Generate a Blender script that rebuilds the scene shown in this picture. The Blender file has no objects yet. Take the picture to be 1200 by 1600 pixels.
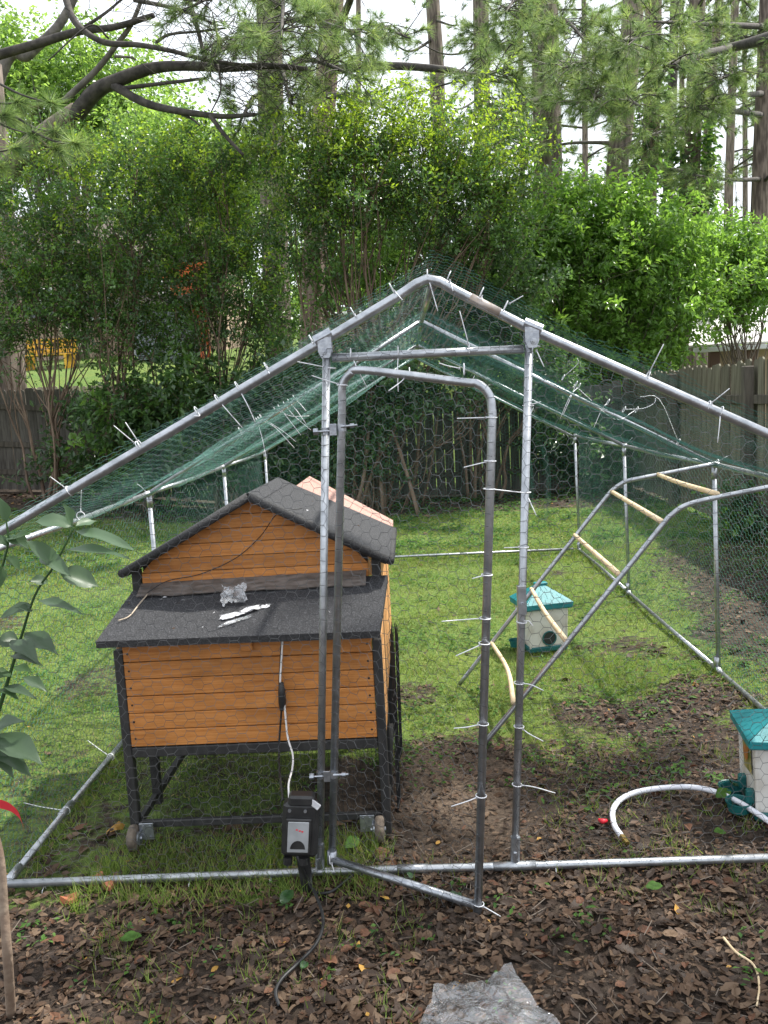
import bpy, math, random
import numpy as np
from mathutils import Vector, Matrix

SC = bpy.context.scene
COL = SC.collection
rng = np.random.default_rng(7)
random.seed(7)
R_ = math.radians

# ------------------------------------------------------------------ camera, sky, sun, exposure
cam_data = bpy.data.cameras.new('camera')
cam = bpy.data.objects.new('camera', cam_data)
COL.objects.link(cam)
cam_data.sensor_fit = 'VERTICAL'
cam_data.sensor_height = 24.0
cam_data.lens = 24.0 * 1300.0 / 1600.0
cam_data.clip_start = 0.05
cam_data.clip_end = 600.0
_p, _r, _y = R_(-7.55), R_(-3.12), R_(-2.0)
_f = Vector((math.sin(_y) * math.cos(_p), math.cos(_y) * math.cos(_p), math.sin(_p)))
_rt = Vector((math.cos(_y), -math.sin(_y), 0))
_up = _rt.cross(_f)
_RR = _rt * math.cos(_r) + _up * math.sin(_r)
_UU = _up * math.cos(_r) - _rt * math.sin(_r)
cam.matrix_world = Matrix(((_RR.x, _UU.x, -_f.x, -0.09), (_RR.y, _UU.y, -_f.y, 0.0), (_RR.z, _UU.z, -_f.z, 1.55), (0, 0, 0, 1)))
SC.camera = cam

SUN_EL, SUN_AZ = R_(58), R_(66)            # sun high, behind the run and to its right
sd = Vector((math.sin(SUN_AZ) * math.cos(SUN_EL), math.cos(SUN_AZ) * math.cos(SUN_EL), math.sin(SUN_EL)))
world = bpy.data.worlds.new('World')
SC.world = world
world.use_nodes = True
wn = world.node_tree
wn.nodes.clear()
w_out = wn.nodes.new('ShaderNodeOutputWorld')
w_bg = wn.nodes.new('ShaderNodeBackground')
w_sky = wn.nodes.new('ShaderNodeTexSky')
w_sky.sky_type = 'NISHITA'
w_sky.sun_disc = False
w_sky.sun_elevation = SUN_EL
w_sky.sun_rotation = SUN_AZ
w_sky.air_density = 1.0
w_sky.dust_density = 4.0
w_mix = wn.nodes.new('ShaderNodeMixRGB')     # thin bright overcast veil over the blue
w_mix.inputs[0].default_value = 0.82
w_mix.inputs[2].default_value = (8.6, 9.0, 9.5, 1)
wn.links.new(w_sky.outputs[0], w_mix.inputs[1])
wn.links.new(w_mix.outputs[0], w_bg.inputs[0])
w_bg.inputs[1].default_value = 0.11
wn.links.new(w_bg.outputs[0], w_out.inputs[0])

sun_d = bpy.data.lights.new('sun', 'SUN')
sun_d.energy = 4.6
sun_d.angle = R_(1.2)
sun_d.color = (1.0, 0.96, 0.88)
sun = bpy.data.objects.new('sun', sun_d)
COL.objects.link(sun)
sun.rotation_euler = sd.to_track_quat('Z', 'Y').to_euler()

SC.view_settings.view_transform = 'Standard'
SC.view_settings.look = 'None'
SC.view_settings.gamma = 1.0
SC.view_settings.use_curve_mapping = False
SC.view_settings.exposure = 0.85
try:
    SC.cycles.max_bounces = 7
    SC.cycles.diffuse_bounces = 3
    SC.cycles.glossy_bounces = 3
    SC.cycles.transmission_bounces = 4
    SC.cycles.transparent_max_bounces = 10
    SC.cycles.sample_clamp_indirect = 6.0
except Exception:
    pass

# ------------------------------------------------------------------ mesh helpers
class MB:
    def __init__(self):
        self.v, self.f, self.n = [], [], 0

    def add(self, V, F, m=0):
        V = np.asarray(V, dtype=np.float64).reshape(-1, 3)
        F = np.asarray(F, dtype=np.int64)
        mi = np.broadcast_to(np.asarray(m, dtype=np.int32), (len(F),))
        self.v.append(V)
        self.f.append((F + self.n, mi))
        self.n += len(V)
        return self

    def mesh(self, name, mats, smooth=False):
        me = bpy.data.meshes.new(name)
        V = np.concatenate(self.v)
        me.vertices.add(len(V))
        me.vertices.foreach_set('co', V.astype(np.float32).ravel())
        lv = np.concatenate([f.ravel() for f, _ in self.f])
        tot = np.concatenate([np.full(len(f), f.shape[1]) for f, _ in self.f])
        mi = np.concatenate([m for _, m in self.f])
        st = np.concatenate([[0], np.cumsum(tot)[:-1]])
        me.loops.add(len(lv))
        me.loops.foreach_set('vertex_index', lv.astype(np.int32))
        me.polygons.add(len(tot))
        me.polygons.foreach_set('loop_start', st.astype(np.int32))
        me.polygons.foreach_set('loop_total', tot.astype(np.int32))
        me.polygons.foreach_set('material_index', mi.astype(np.int32))
        me.polygons.foreach_set('use_smooth', np.full(len(tot), bool(smooth)))
        me.update(calc_edges=True)
        for m in (mats if isinstance(mats, (list, tuple)) else [mats]):
            me.materials.append(m)
        return me

    def build(self, name, mats, parent=None, smooth=False, kind=None):
        o = bpy.data.objects.new(name, self.mesh(name, mats, smooth))
        COL.objects.link(o)
        if parent is not None:
            o.parent = parent
        if kind:
            o['kind'] = kind
        return o

    # -- shapes
    def box(self, c, s, rot=None, m=0, taper=None):
        x, y, z = s[0] / 2, s[1] / 2, s[2] / 2
        t = 1.0 if taper is None else taper
        V = np.array([[-x * t, -y * t, -z], [x * t, -y * t, -z], [x * t, y * t, -z], [-x * t, y * t, -z], [-x, -y, z], [x, -y, z], [x, y, z], [-x, y, z]])
        if rot is not None:
            V = V @ np.array(rot).T
        V = V + np.array(c)
        self.add(V, [[0, 3, 2, 1], [4, 5, 6, 7], [0, 1, 5, 4], [1, 2, 6, 5], [2, 3, 7, 6], [3, 0, 4, 7]], m)
        return self

    def bevbox(self, c, s, b=0.004, rot=None, m=0):
        """box with chamfered edges"""
        hx, hy, hz = s[0] / 2, s[1] / 2, s[2] / 2
        b = min(b, hx * .45, hy * .45, hz * .45)
        V, idx = [], {}
        for sx in (-1, 1):
            for sy in (-1, 1):
                for sz in (-1, 1):
                    for a in range(3):
                        p = [sx * (hx - (b if a != 0 else 0)), sy * (hy - (b if a != 1 else 0)), sz * (hz - (b if a != 2 else 0))]
                        idx[(sx, sy, sz, a)] = len(V)
                        V.append(p)
        Q, T = [], []
        for a in range(3):
            o1, o2 = [(1, 2), (2, 0), (0, 1)][a]
            for s_ in (-1, 1):
                q = []
                for (p1, p2) in ((-1, -1), (1, -1), (1, 1), (-1, 1)):
                    k = [0, 0, 0]
                    k[a], k[o1], k[o2] = s_, p1, p2
                    q.append(idx[(k[0], k[1], k[2], a)])
                Q.append(q if s_ > 0 else q[::-1])
            for p1 in (-1, 1):
                for p2 in (-1, 1):
                    k0, k1 = [0, 0, 0], [0, 0, 0]
                    k0[a], k0[o1], k0[o2] = -1, p1, p2
                    k1[a], k1[o1], k1[o2] = 1, p1, p2
                    q = [idx[tuple(k0) + (o1,)], idx[tuple(k1) + (o1,)], idx[tuple(k1) + (o2,)], idx[tuple(k0) + (o2,)]]
                    Q.append(q if p1 * p2 > 0 else q[::-1])
        for sx in (-1, 1):
            for sy in (-1, 1):
                for sz in (-1, 1):
                    t = [idx[(sx, sy, sz, 0)], idx[(sx, sy, sz, 1)], idx[(sx, sy, sz, 2)]]
                    T.append(t if sx * sy * sz > 0 else t[::-1])
        V = np.array(V)
        if rot is not None:
            V = V @ np.array(rot).T
        V = V + np.array(c)
        n0 = self.n
        self.add(V, Q, m)
        self.f.append((np.array(T) + n0, np.full(len(T), m, dtype=np.int32)))
        return self

    def tube(self, pts, r, sides=8, m=0, cap=True, closed=False):
        P = np.asarray(pts, dtype=float)
        n = len(P)
        rad = np.full(n, r) if np.isscalar(r) else np.interp(np.linspace(0, 1, n), np.linspace(0, 1, len(r)), r)
        T = np.zeros_like(P)
        if closed:
            T = np.roll(P, -1, 0) - np.roll(P, 1, 0)
        else:
            T[1:-1] = P[2:] - P[:-2]
            T[0], T[-1] = P[1] - P[0], P[-1] - P[-2]
        T /= np.linalg.norm(T, axis=1)[:, None] + 1e-12
        a = np.array([0, 0, 1.0]) if abs(T[0][2]) < .9 else np.array([1.0, 0, 0])
        u = np.cross(T[0], a)
        u /= np.linalg.norm(u)
        ang = np.linspace(0, 2 * np.pi, sides, endpoint=False)
        V = np.zeros((n, sides, 3))
        for i in range(n):
            u = u - T[i] * np.dot(u, T[i])
            u /= np.linalg.norm(u) + 1e-12
            w = np.cross(T[i], u)
            V[i] = P[i] + rad[i] * (np.cos(ang)[:, None] * u + np.sin(ang)[:, None] * w)
        i = np.arange(n if closed else n - 1)[:, None]
        j = np.arange(sides)[None, :]
        i2, j2 = (i + 1) % n, (j + 1) % sides
        F = np.stack([i * sides + j, i * sides + j2, i2 * sides + j2, i2 * sides + j], -1).reshape(-1, 4)
        n0 = self.n
        self.add(V.reshape(-1, 3), F, m)
        if cap and not closed:
            self.f.append((np.array([list(range(sides))[::-1], list(range((n - 1) * sides, n * sides))]) + n0, np.full(2, m, dtype=np.int32)))
        return self

    def segs(self, A, B, r, m=0):
        """many thin three-sided wires at once"""
        A, B = np.asarray(A), np.asarray(B)
        T = B - A
        T = T / (np.linalg.norm(T, axis=1)[:, None] + 1e-12)
        a = np.where(np.abs(T[:, 2:3]) < .9, np.array([[0, 0, 1.0]]), np.array([[1.0, 0, 0]]))
        u = np.cross(T, a)
        u /= np.linalg.norm(u, axis=1)[:, None] + 1e-12
        w = np.cross(T, u)
        r = np.broadcast_to(np.asarray(r, dtype=float), (len(A),))[:, None]
        V = np.zeros((len(A), 6, 3))
        for k in range(3):
            an = 2 * np.pi * k / 3
            d = (math.cos(an) * u + math.sin(an) * w) * r
            V[:, k] = A + d
            V[:, 3 + k] = B + d
        b = np.arange(len(A))[:, None] * 6
        F = np.concatenate([b + np.array([[k, (k + 1) % 3, 3 + (k + 1) % 3, 3 + k]]) for k in range(3)])
        return self.add(V.reshape(-1, 3), F, m)

    def leaves(self, C, D, N, L, W, m=0, fold=.25, droop=.12):
        """pointed, folded leaves of four triangles each"""
        C, D, N = map(np.asarray, (C, D, N))
        n = len(C)
        D = D / (np.linalg.norm(D, axis=1)[:, None] + 1e-9)
        S = np.cross(D, N)
        S /= np.linalg.norm(S, axis=1)[:, None] + 1e-9
        N = np.cross(S, D)
        L = np.broadcast_to(np.asarray(L, float), (n,))[:, None]
        W = np.broadcast_to(np.asarray(W, float), (n,))[:, None]
        V = np.zeros((n, 5, 3))
        V[:, 0] = C
        V[:, 1] = C + D * L * .45 + S * W * .5 + N * W * fold
        V[:, 2] = C + D * L - N * L * droop
        V[:, 3] = C + D * L * .45 - S * W * .5 + N * W * fold
        V[:, 4] = C + D * L * .5
        b = np.arange(n)[:, None] * 5
        F = (b[:, None, :] + np.array([[0, 1, 4], [1, 2, 4], [4, 2, 3], [0, 4, 3]])[None]).reshape(-1, 3)
        mm = np.repeat(np.broadcast_to(np.asarray(m), (n,)), 4)
        return self.add(V.reshape(-1, 3), F, mm)

    def deadleaves(self, x, y, z, L, m, flat):
        """curled dead leaves with a ragged oval outline, twelve triangles each"""
        n = len(x)
        a = rng.uniform(0, 2 * np.pi, n)
        D = unit(np.stack([np.cos(a), np.sin(a), rng.normal(size=n) * .2], -1))
        N = unit(np.stack([rng.normal(size=n) * flat, rng.normal(size=n) * flat, np.ones(n)], -1))
        S = unit(np.cross(D, N))
        N = np.cross(S, D)
        W = L * rng.uniform(.28, .62, n)
        cu, fo, tw = rng.normal(size=n) * .35, rng.uniform(-.15, .5, n), rng.normal(size=n) * .3
        V = np.zeros((n, 11, 3))
        C = np.stack([x, y, z], -1)

        def pt(t, s, w):
            h = cu * L * ((t - .5) ** 2 - .1) + fo * W * abs(s) * w * .6 + tw * W * s * (t - .5)
            return C + D * (L * (t - .5))[:, None] + S * (W * .5 * s * w)[:, None] + N * h[:, None]
        V[:, 0] = pt(0.0, 0, 0)
        for k, t in enumerate((.22, .5, .78)):
            for j, s in enumerate((-1, 0, 1)):
                w = (.72, 1.0, .66)[k] * rng.uniform(.62, 1.2, n)
                V[:, 1 + 3 * k + j] = pt(t + (rng.normal(size=n).mean() * .02), s, w)
        V[:, 10] = pt(1.0, 0, 0)
        b = np.arange(n)[:, None, None] * 11
        T3 = np.array([[0, 2, 1], [0, 3, 2], [7, 8, 10], [8, 9, 10]])
        Q = np.array([[1, 2, 5, 4], [2, 3, 6, 5], [4, 5, 8, 7], [5, 6, 9, 8]])
        n0 = self.n
        self.add(V.reshape(-1, 3), (b + Q[None]).reshape(-1, 4), np.repeat(m, 4))
        self.f.append(((b + T3[None]).reshape(-1, 3) + n0, np.repeat(m, 4).astype(np.int32)))
        return self

    def leaves2(self, C, D, N, L, W, m=0, fold=.25):
        """small leaves of two triangles each"""
        C, D, N = map(np.asarray, (C, D, N))
        n = len(C)
        D = D / (np.linalg.norm(D, axis=1)[:, None] + 1e-9)
        S = np.cross(D, N)
        S /= np.linalg.norm(S, axis=1)[:, None] + 1e-9
        N = np.cross(S, D)
        L = np.broadcast_to(np.asarray(L, float), (n,))[:, None]
        W = np.broadcast_to(np.asarray(W, float), (n,))[:, None]
        V = np.zeros((n, 4, 3))
        V[:, 0] = C
        V[:, 1] = C + D * L * .5 + S * W * .5 + N * W * fold
        V[:, 2] = C + D * L
        V[:, 3] = C + D * L * .5 - S * W * .5 + N * W * fold
        b = np.arange(n)[:, None] * 4
        F = (b[:, None, :] + np.array([[0, 1, 2], [0, 2, 3]])[None]).reshape(-1, 3)
        mm = np.repeat(np.broadcast_to(np.asarray(m), (n,)), 2)
        return self.add(V.reshape(-1, 3), F, mm)

    def blades(self, C, D, S, L, W, m=0):
        """single-triangle blades or needles: base C, direction D, side S"""
        n = len(C)
        L = np.broadcast_to(np.asarray(L, float), (n,))[:, None]
        W = np.broadcast_to(np.asarray(W, float), (n,))[:, None]
        V = np.zeros((n, 3, 3))
        V[:, 0] = C - S * W * .5
        V[:, 1] = C + S * W * .5
        V[:, 2] = C + D * L
        F = np.arange(n * 3).reshape(-1, 3)
        return self.add(V.reshape(-1, 3), F, m)


def unit(a):
    return a / (np.linalg.norm(a, axis=-1, keepdims=True) + 1e-9)


def rdir(n):
    return unit(rng.normal(size=(n, 3)))


def spline(pts, n=8):
    """Catmull-Rom through the points, n samples per span"""
    P = np.asarray(pts, float)
    if len(P) < 3:
        return np.array([P[0] + (P[-1] - P[0]) * t for t in np.linspace(0, 1, n)])
    Q = np.vstack([2 * P[0] - P[1], P, 2 * P[-1] - P[-2]])
    out = []
    for i in range(1, len(Q) - 2):
        for t in np.linspace(0, 1, n, endpoint=False):
            a, b, c, d = Q[i - 1], Q[i], Q[i + 1], Q[i + 2]
            out.append(.5 * ((2 * b) + (-a + c) * t + (2 * a - 5 * b + 4 * c - d) * t * t + (-a + 3 * b - 3 * c + d) * t ** 3))
    out.append(P[-1])
    return np.array(out)


def rotz(a):
    c, s = math.cos(a), math.sin(a)
    return np.array([[c, -s, 0], [s, c, 0], [0, 0, 1.0]])


def roty(a):
    c, s = math.cos(a), math.sin(a)
    return np.array([[c, 0, s], [0, 1, 0], [-s, 0, c]])


def rotx(a):
    c, s = math.cos(a), math.sin(a)
    return np.array([[1, 0, 0], [0, c, -s], [0, s, c]])


def thing(name, label, cat, group=None, loc=(0, 0, 0), rz=0.0):
    o = bpy.data.objects.new(name, None)
    o.empty_display_size = .1
    COL.objects.link(o)
    o.location = loc
    o.rotation_euler = (0, 0, rz)
    return tag(o, label, cat, group)


def tag(o, label, cat, group=None):
    o['label'] = label
    o['category'] = cat
    if group:
        o['group'] = group
    return o


def share(o, parent, loc, rot=(0, 0, 0), scale=(1, 1, 1)):
    """another piece using the same mesh data"""
    c = o.copy()
    COL.objects.link(c)
    c.parent = parent
    c.location, c.rotation_euler, c.scale = loc, rot, scale
    return c


def place(mesh, name, parent, loc, rot=(0, 0, 0), scale=(1, 1, 1)):
    o = bpy.data.objects.new(name, mesh)
    COL.objects.link(o)
    o.parent = parent
    o.location, o.rotation_euler, o.scale = loc, rot, scale
    return o


# ------------------------------------------------------------------ materials
def mat(name, col, rough=.6, metal=0.0, var=0.0, vscale=8.0, col2=None, bump=0.0, bscale=40.0, stretch=(1, 1, 1), spec=.5, contrast=(.35, .65), detail=5, emit=None, rand=0.0):
    m = bpy.data.materials.new(name)
    m.use_nodes = True
    nt = m.node_tree
    b = nt.nodes['Principled BSDF']
    b.inputs['Roughness'].default_value = rough
    b.inputs['Metallic'].default_value = metal
    b.inputs['Specular IOR Level'].default_value = spec
    b.inputs['Base Color'].default_value = (*col, 1)
    tc = nt.nodes.new('ShaderNodeTexCoord')
    mp = nt.nodes.new('ShaderNodeMapping')
    mp.inputs['Scale'].default_value = stretch
    nt.links.new(tc.outputs['Object'], mp.inputs[0])
    src = None
    if col2 is not None:
        nz = nt.nodes.new('ShaderNodeTexNoise')
        nz.inputs['Scale'].default_value = vscale
        nz.inputs['Detail'].default_value = detail
        nt.links.new(mp.outputs[0], nz.inputs['Vector'])
        cr = nt.nodes.new('ShaderNodeValToRGB')
        cr.color_ramp.elements[0].position, cr.color_ramp.elements[1].position = contrast
        cr.color_ramp.elements[0].color = (*col, 1)
        cr.color_ramp.elements[1].color = (*col2, 1)
        nt.links.new(nz.outputs['Fac'], cr.inputs[0])
        src = cr.outputs[0]
    if rand > 0:
        oi = nt.nodes.new('ShaderNodeObjectInfo')
        mr = nt.nodes.new('ShaderNodeMapRange')
        mr.inputs['To Min'].default_value = 1 - rand
        mr.inputs['To Max'].default_value = 1 + rand
        nt.links.new(oi.outputs['Random'], mr.inputs['Value'])
        hs = nt.nodes.new('ShaderNodeHueSaturation')
        nt.links.new(mr.outputs[0], hs.inputs['Value'])
        if src is not None:
            nt.links.new(src, hs.inputs['Color'])
        else:
            hs.inputs['Color'].default_value = (*col, 1)
        src = hs.outputs[0]
    if src is not None:
        nt.links.new(src, b.inputs['Base Color'])
    if bump > 0:
        n2 = nt.nodes.new('ShaderNodeTexNoise')
        n2.inputs['Scale'].default_value = bscale
        n2.inputs['Detail'].default_value = 6
        nt.links.new(mp.outputs[0], n2.inputs['Vector'])
        bp = nt.nodes.new('ShaderNodeBump')
        bp.inputs['Strength'].default_value = bump
        bp.inputs['Distance'].default_value = .01
        nt.links.new(n2.outputs['Fac'], bp.inputs['Height'])
        nt.links.new(bp.outputs[0], b.inputs['Normal'])
    return m


def leafmat(name, col, trans=.45, rough=.32, spec=.75, col2=None):
    """leaf: diffuse + translucent with a little gloss"""
    m = bpy.data.materials.new(name)
    m.use_nodes = True
    nt = m.node_tree
    b = nt.nodes['Principled BSDF']
    out = nt.nodes['Material Output']
    b.inputs['Roughness'].default_value = rough
    b.inputs['Specular IOR Level'].default_value = spec
    tl = nt.nodes.new('ShaderNodeBsdfTranslucent')
    mx = nt.nodes.new('ShaderNodeMixShader')
    mx.inputs[0].default_value = trans
    tc = nt.nodes.new('ShaderNodeTexCoord')
    nz = nt.nodes.new('ShaderNodeTexNoise')
    nz.inputs['Scale'].default_value = 3.5
    nz.inputs['Detail'].default_value = 6
    nt.links.new(tc.outputs['Object'], nz.inputs['Vector'])
    cr = nt.nodes.new('ShaderNodeValToRGB')
    c2 = col2 or tuple(c * 1.45 for c in col)
    cr.color_ramp.elements[0].position, cr.color_ramp.elements[1].position = .3, .7
    cr.color_ramp.elements[0].color = (*[c * .75 for c in col], 1)
    cr.color_ramp.elements[1].color = (*c2, 1)
    nt.links.new(nz.outputs['Fac'], cr.inputs[0])
    nt.links.new(cr.outputs[0], b.inputs['Base Color'])
    hs = nt.nodes.new('ShaderNodeHueSaturation')
    hs.inputs['Hue'].default_value = .485
    hs.inputs['Saturation'].default_value = 1.1
    hs.inputs['Value'].default_value = 1.5
    nt.links.new(cr.outputs[0], hs.inputs['Color'])
    nt.links.new(hs.outputs[0], tl.inputs['Color'])
    nt.links.new(b.outputs[0], mx.inputs[1])
    nt.links.new(tl.outputs[0], mx.inputs[2])
    nt.links.new(mx.outputs[0], out.inputs[0])
    return m


M = {}
M['pipe'] = mat('galvanised_pipe', (.34, .36, .385), .4, .9, col2=(.5, .52, .545), vscale=30, bump=.08, bscale=90)
M['pipe_dark'] = mat('galvanised_pipe_dull', (.34, .36, .385), .36, .88, col2=(.5, .52, .55), vscale=26, bump=.08, bscale=90)
M['zinc'] = mat('zinc_fitting', (.45, .47, .5), .38, .92, col2=(.32, .34, .38), vscale=60, bump=.1, bscale=120)
M['wire_grey'] = mat('galvanised_wire', (.2, .205, .21), .5, .6, col2=(.09, .095, .1), vscale=14)
M['wire_green'] = mat('green_coated_wire', (.018, .09, .068), .5, 0, col2=(.05, .17, .135), vscale=10)
M['wire_black'] = mat('black_coated_wire', (.014, .014, .015), .5)
M['tie'] = mat('white_nylon', (.78, .79, .82), .4)
M['plank_plain'] = mat('stained_plank', (.36, .138, .034), .55, 0, col2=(.5, .215, .062), vscale=5, stretch=(1.2, 8, 16), bump=.15, bscale=9, rand=.13, contrast=(.3, .75))
M['plank_side'] = mat('pale_stained_plank', (.5, .24, .08), .6, 0, col2=(.62, .33, .13), vscale=5, stretch=(8, 1.2, 16), bump=.15, bscale=9, rand=.08)
M['black_wood'] = mat('black_painted_wood', (.017, .017, .018), .55, 0, col2=(.035, .034, .033), vscale=9, stretch=(4, 4, 1), bump=.2, bscale=30)
M['felt'] = mat('black_roofing_felt', (.022, .023, .026), .85, 0, col2=(.105, .105, .115), vscale=230, contrast=(.5, .74), detail=2, bump=.6, bscale=240)
M['felt_edge'] = mat('roofing_felt_edge', (.012, .012, .013), .7, 0, col2=(.04, .04, .042), vscale=160, bump=.4, bscale=200)
M['felt_worn'] = mat('worn_grey_felt', (.11, .115, .11), .85, 0, col2=(.2, .2, .19), vscale=120, bump=.4, bscale=200)
M['pink_felt'] = mat('faded_pink_felt', (.36, .2, .165), .85, 0, col2=(.46, .29, .24), vscale=90, bump=.4, bscale=200)
M['flash'] = mat('dirty_flashing', (.09, .075, .065), .5, .2, col2=(.19, .165, .15), vscale=16, bump=.3, bscale=40, stretch=(1, 4, 4))
M['teal'] = mat('teal_plastic', (.008, .15, .165), .5, 0, col2=(.012, .22, .24), vscale=12, bump=.05)
M['teal_dark'] = mat('dark_teal_plastic', (.006, .09, .09), .45, 0, col2=(.01, .12, .12), vscale=12)
M['white_plastic'] = mat('off_white_plastic', (.44, .4, .34), .5, 0, col2=(.62, .6, .56), vscale=9, contrast=(.3, .52))
M['hole_shade'] = mat('painted_hole_shade', (.02, .025, .022), .8)  # dark colour standing for the shade inside the feeder port
M['black_plastic'] = mat('black_plastic', (.013, .013, .014), .42, 0, col2=(.028, .028, .028), vscale=30)
M['grey_window'] = mat('clouded_clear_cover', (.24, .25, .255), .25, 0, col2=(.36, .37, .38), vscale=14)
M['sticker_white'] = mat('white_sticker', (.5, .5, .53), .5, 0, col2=(.62, .62, .64), vscale=60, bump=.3, bscale=70)
M['cord_white'] = mat('white_cord', (.74, .72, .7), .5)
M['cord_black'] = mat('black_cord', (.014, .014, .015), .5)
M['cord_tan'] = mat('tan_cord', (.4, .33, .25), .6)
M['hose'] = mat('white_hose', (.66, .67, .74), .38, 0, col2=(.76, .77, .82), vscale=8)
M['brass'] = mat('brass_end', (.4, .28, .1), .4, .9)
M['red'] = mat('red_plastic', (.7, .025, .045), .4)
M['red_tape'] = mat('red_tape', (.72, .05, .07), .45, 0, col2=(.62, .035, .05), vscale=20)
M['brick_chip'] = mat('orange_clay', (.4, .14, .065), .85, 0, col2=(.24, .09, .05), vscale=20, bump=.4)
M['rung'] = mat('peeled_branch', (.6, .45, .27), .65, 0, col2=(.72, .58, .38), vscale=8, stretch=(3, 3, 3), bump=.2, bscale=40)
M['rust'] = mat('rusty_patch', (.4, .33, .27), .5, .6, col2=(.5, .45, .42), vscale=40)
M['mud'] = mat('muddy_rubber', (.09, .07, .055), .9, 0, col2=(.17, .14, .11), vscale=40, bump=.6, bscale=60)
M['pine_bark'] = mat('pine_bark', (.085, .066, .055), .9, 0, col2=(.23, .185, .155), vscale=7, stretch=(2.2, 2.2, .35), bump=1.0, bscale=9, contrast=(.4, .62))
M['pine_bark_red'] = mat('reddish_pine_bark', (.11, .075, .06), .9, 0, col2=(.26, .19, .16), vscale=7, stretch=(2.2, 2.2, .35), bump=1.0, bscale=9, contrast=(.4, .62))
M['limb'] = mat('dark_limb_bark', (.03, .026, .024), .9, 0, col2=(.085, .075, .066), vscale=9, bump=.8, bscale=20)
M['limb_pale'] = mat('grey_limb_bark', (.09, .082, .072), .9, 0, col2=(.18, .165, .145), vscale=9, bump=.8, bscale=20)
M['myrtle_bark'] = mat('smooth_brown_bark', (.1, .062, .042), .75, 0, col2=(.21, .145, .105), vscale=6, stretch=(2, 2, .5), bump=.2)
M['twig'] = mat('grey_brown_twig', (.15, .12, .095), .85)
M['sap_bark'] = mat('sapling_bark', (.2, .14, .1), .8, 0, col2=(.3, .23, .17), vscale=20, bump=.4, bscale=60)
M['old_fence'] = mat('weathered_grey_fence', (.06, .053, .046), .9, 0, col2=(.13, .12, .105), vscale=6, stretch=(5, 5, .6), bump=.5, bscale=22, rand=.2)
M['green_fence'] = mat('mossy_weathered_fence', (.085, .078, .052), .9, 0, col2=(.19, .175, .13), vscale=5, stretch=(5, 5, .6), bump=.5, bscale=22, rand=.22)
M['fence_post'] = mat('dark_fence_post', (.055, .047, .038), .9, 0, col2=(.12, .105, .085), vscale=6, stretch=(5, 5, .6), bump=.5, bscale=22)
M['pale_fence'] = mat('pale_wood_fence', (.34, .29, .2), .85, 0, col2=(.45, .4, .3), vscale=6, stretch=(5, 5, .6), rand=.12)
M['siding'] = mat('tan_siding', (.42, .31, .23), .75, rand=.05)
M['house_roof'] = mat('brown_shingle', (.085, .07, .06), .9, 0, col2=(.15, .125, .11), vscale=20)
M['white_trim'] = mat('white_trim', (.72, .73, .76), .5)
M['glass_dark'] = mat('dark_window_glass', (.04, .05, .06), .1, 0, spec=.8)
M['blue_grey'] = mat('blue_grey_paint', (.2, .22, .25), .6)
M['orange'] = mat('orange_plastic', (.62, .13, .04), .5)
M['yellow'] = mat('yellow_paint', (.72, .4, .03), .5)
M['metal_roof'] = mat('white_metal_roof', (.74, .73, .71), .45, 0, col2=(.66, .65, .63), vscale=4)
M['shed_wall'] = mat('tan_shed_panel', (.42, .32, .22), .75, rand=.06)
M['shed_post'] = mat('brown_shed_post', (.12, .07, .05), .8)
M['clear_film'] = None

# leaf colours
M['lf_dark'] = leafmat('dark_green_leaf', (.05, .1, .038), .4)
M['lf_mid'] = leafmat('mid_green_leaf', (.08, .16, .045), .45)
M['lf_bright'] = leafmat('bright_green_leaf', (.12, .225, .045), .5)
M['lf_fresh'] = leafmat('fresh_yellow_green_leaf', (.22, .33, .05), .5)
M['lf_privet'] = leafmat('privet_leaf', (.12, .235, .05), .48)
M['lf_privet2'] = leafmat('pale_privet_leaf', (.16, .29, .06), .5)
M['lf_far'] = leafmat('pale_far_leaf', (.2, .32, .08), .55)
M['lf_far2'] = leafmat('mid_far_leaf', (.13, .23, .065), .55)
M['lf_ivy'] = leafmat('ivy_leaf', (.028, .075, .022), .3)
M['lf_sap'] = leafmat('sapling_leaf', (.062, .105, .055), .25, .42, .5)
M['lf_sap_dark'] = leafmat('sapling_leaf_underside', (.05, .1, .035), .35, .5, .3)
M['needle'] = leafmat('pine_needle', (.155, .235, .08), .4, .5, .4)
M['needle_dark'] = leafmat('dark_pine_needle', (.1, .16, .065), .4, .5, .4)
M['needle_pale'] = leafmat('pale_pine_needle', (.23, .31, .105), .45, .5, .4)
M['needle_dead'] = leafmat('dead_pine_needle', (.16, .115, .06), .2, .6, .2)
M['grass'] = leafmat('grass_blade', (.125, .195, .042), .4, .5, .3)
M['grass_pale'] = leafmat('pale_grass_blade', (.2, .27, .066), .4, .5, .3)  # paler blade tone, mixed in at random
M['grass_dry'] = leafmat('dry_grass_blade', (.3, .26, .12), .3, .6, .2)
M['weed'] = leafmat('weed_leaf', (.07, .15, .03), .4, .6, .2)
M['weed2'] = leafmat('pale_weed_leaf', (.1, .19, .045), .4, .6, .2)
M['weed3'] = leafmat('dark_weed_leaf', (.045, .105, .028), .4, .6, .2)
M['lit_brown'] = leafmat('brown_dead_leaf', (.075, .044, .027), .1, .6, .22, (.125, .08, .052))
M['lit_dark'] = leafmat('dark_dead_leaf', (.036, .023, .016), .06, .55, .25, (.062, .042, .03))
M['lit_pale'] = leafmat('pale_dead_leaf', (.145, .096, .06), .15, .65, .2, (.21, .145, .098))
M['lit_red'] = leafmat('russet_dead_leaf', (.12, .052, .03), .12, .65, .3, (.16, .08, .045))
M['lit_yellow'] = leafmat('yellow_dead_leaf', (.42, .24, .06), .2, .6, .25)


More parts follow.
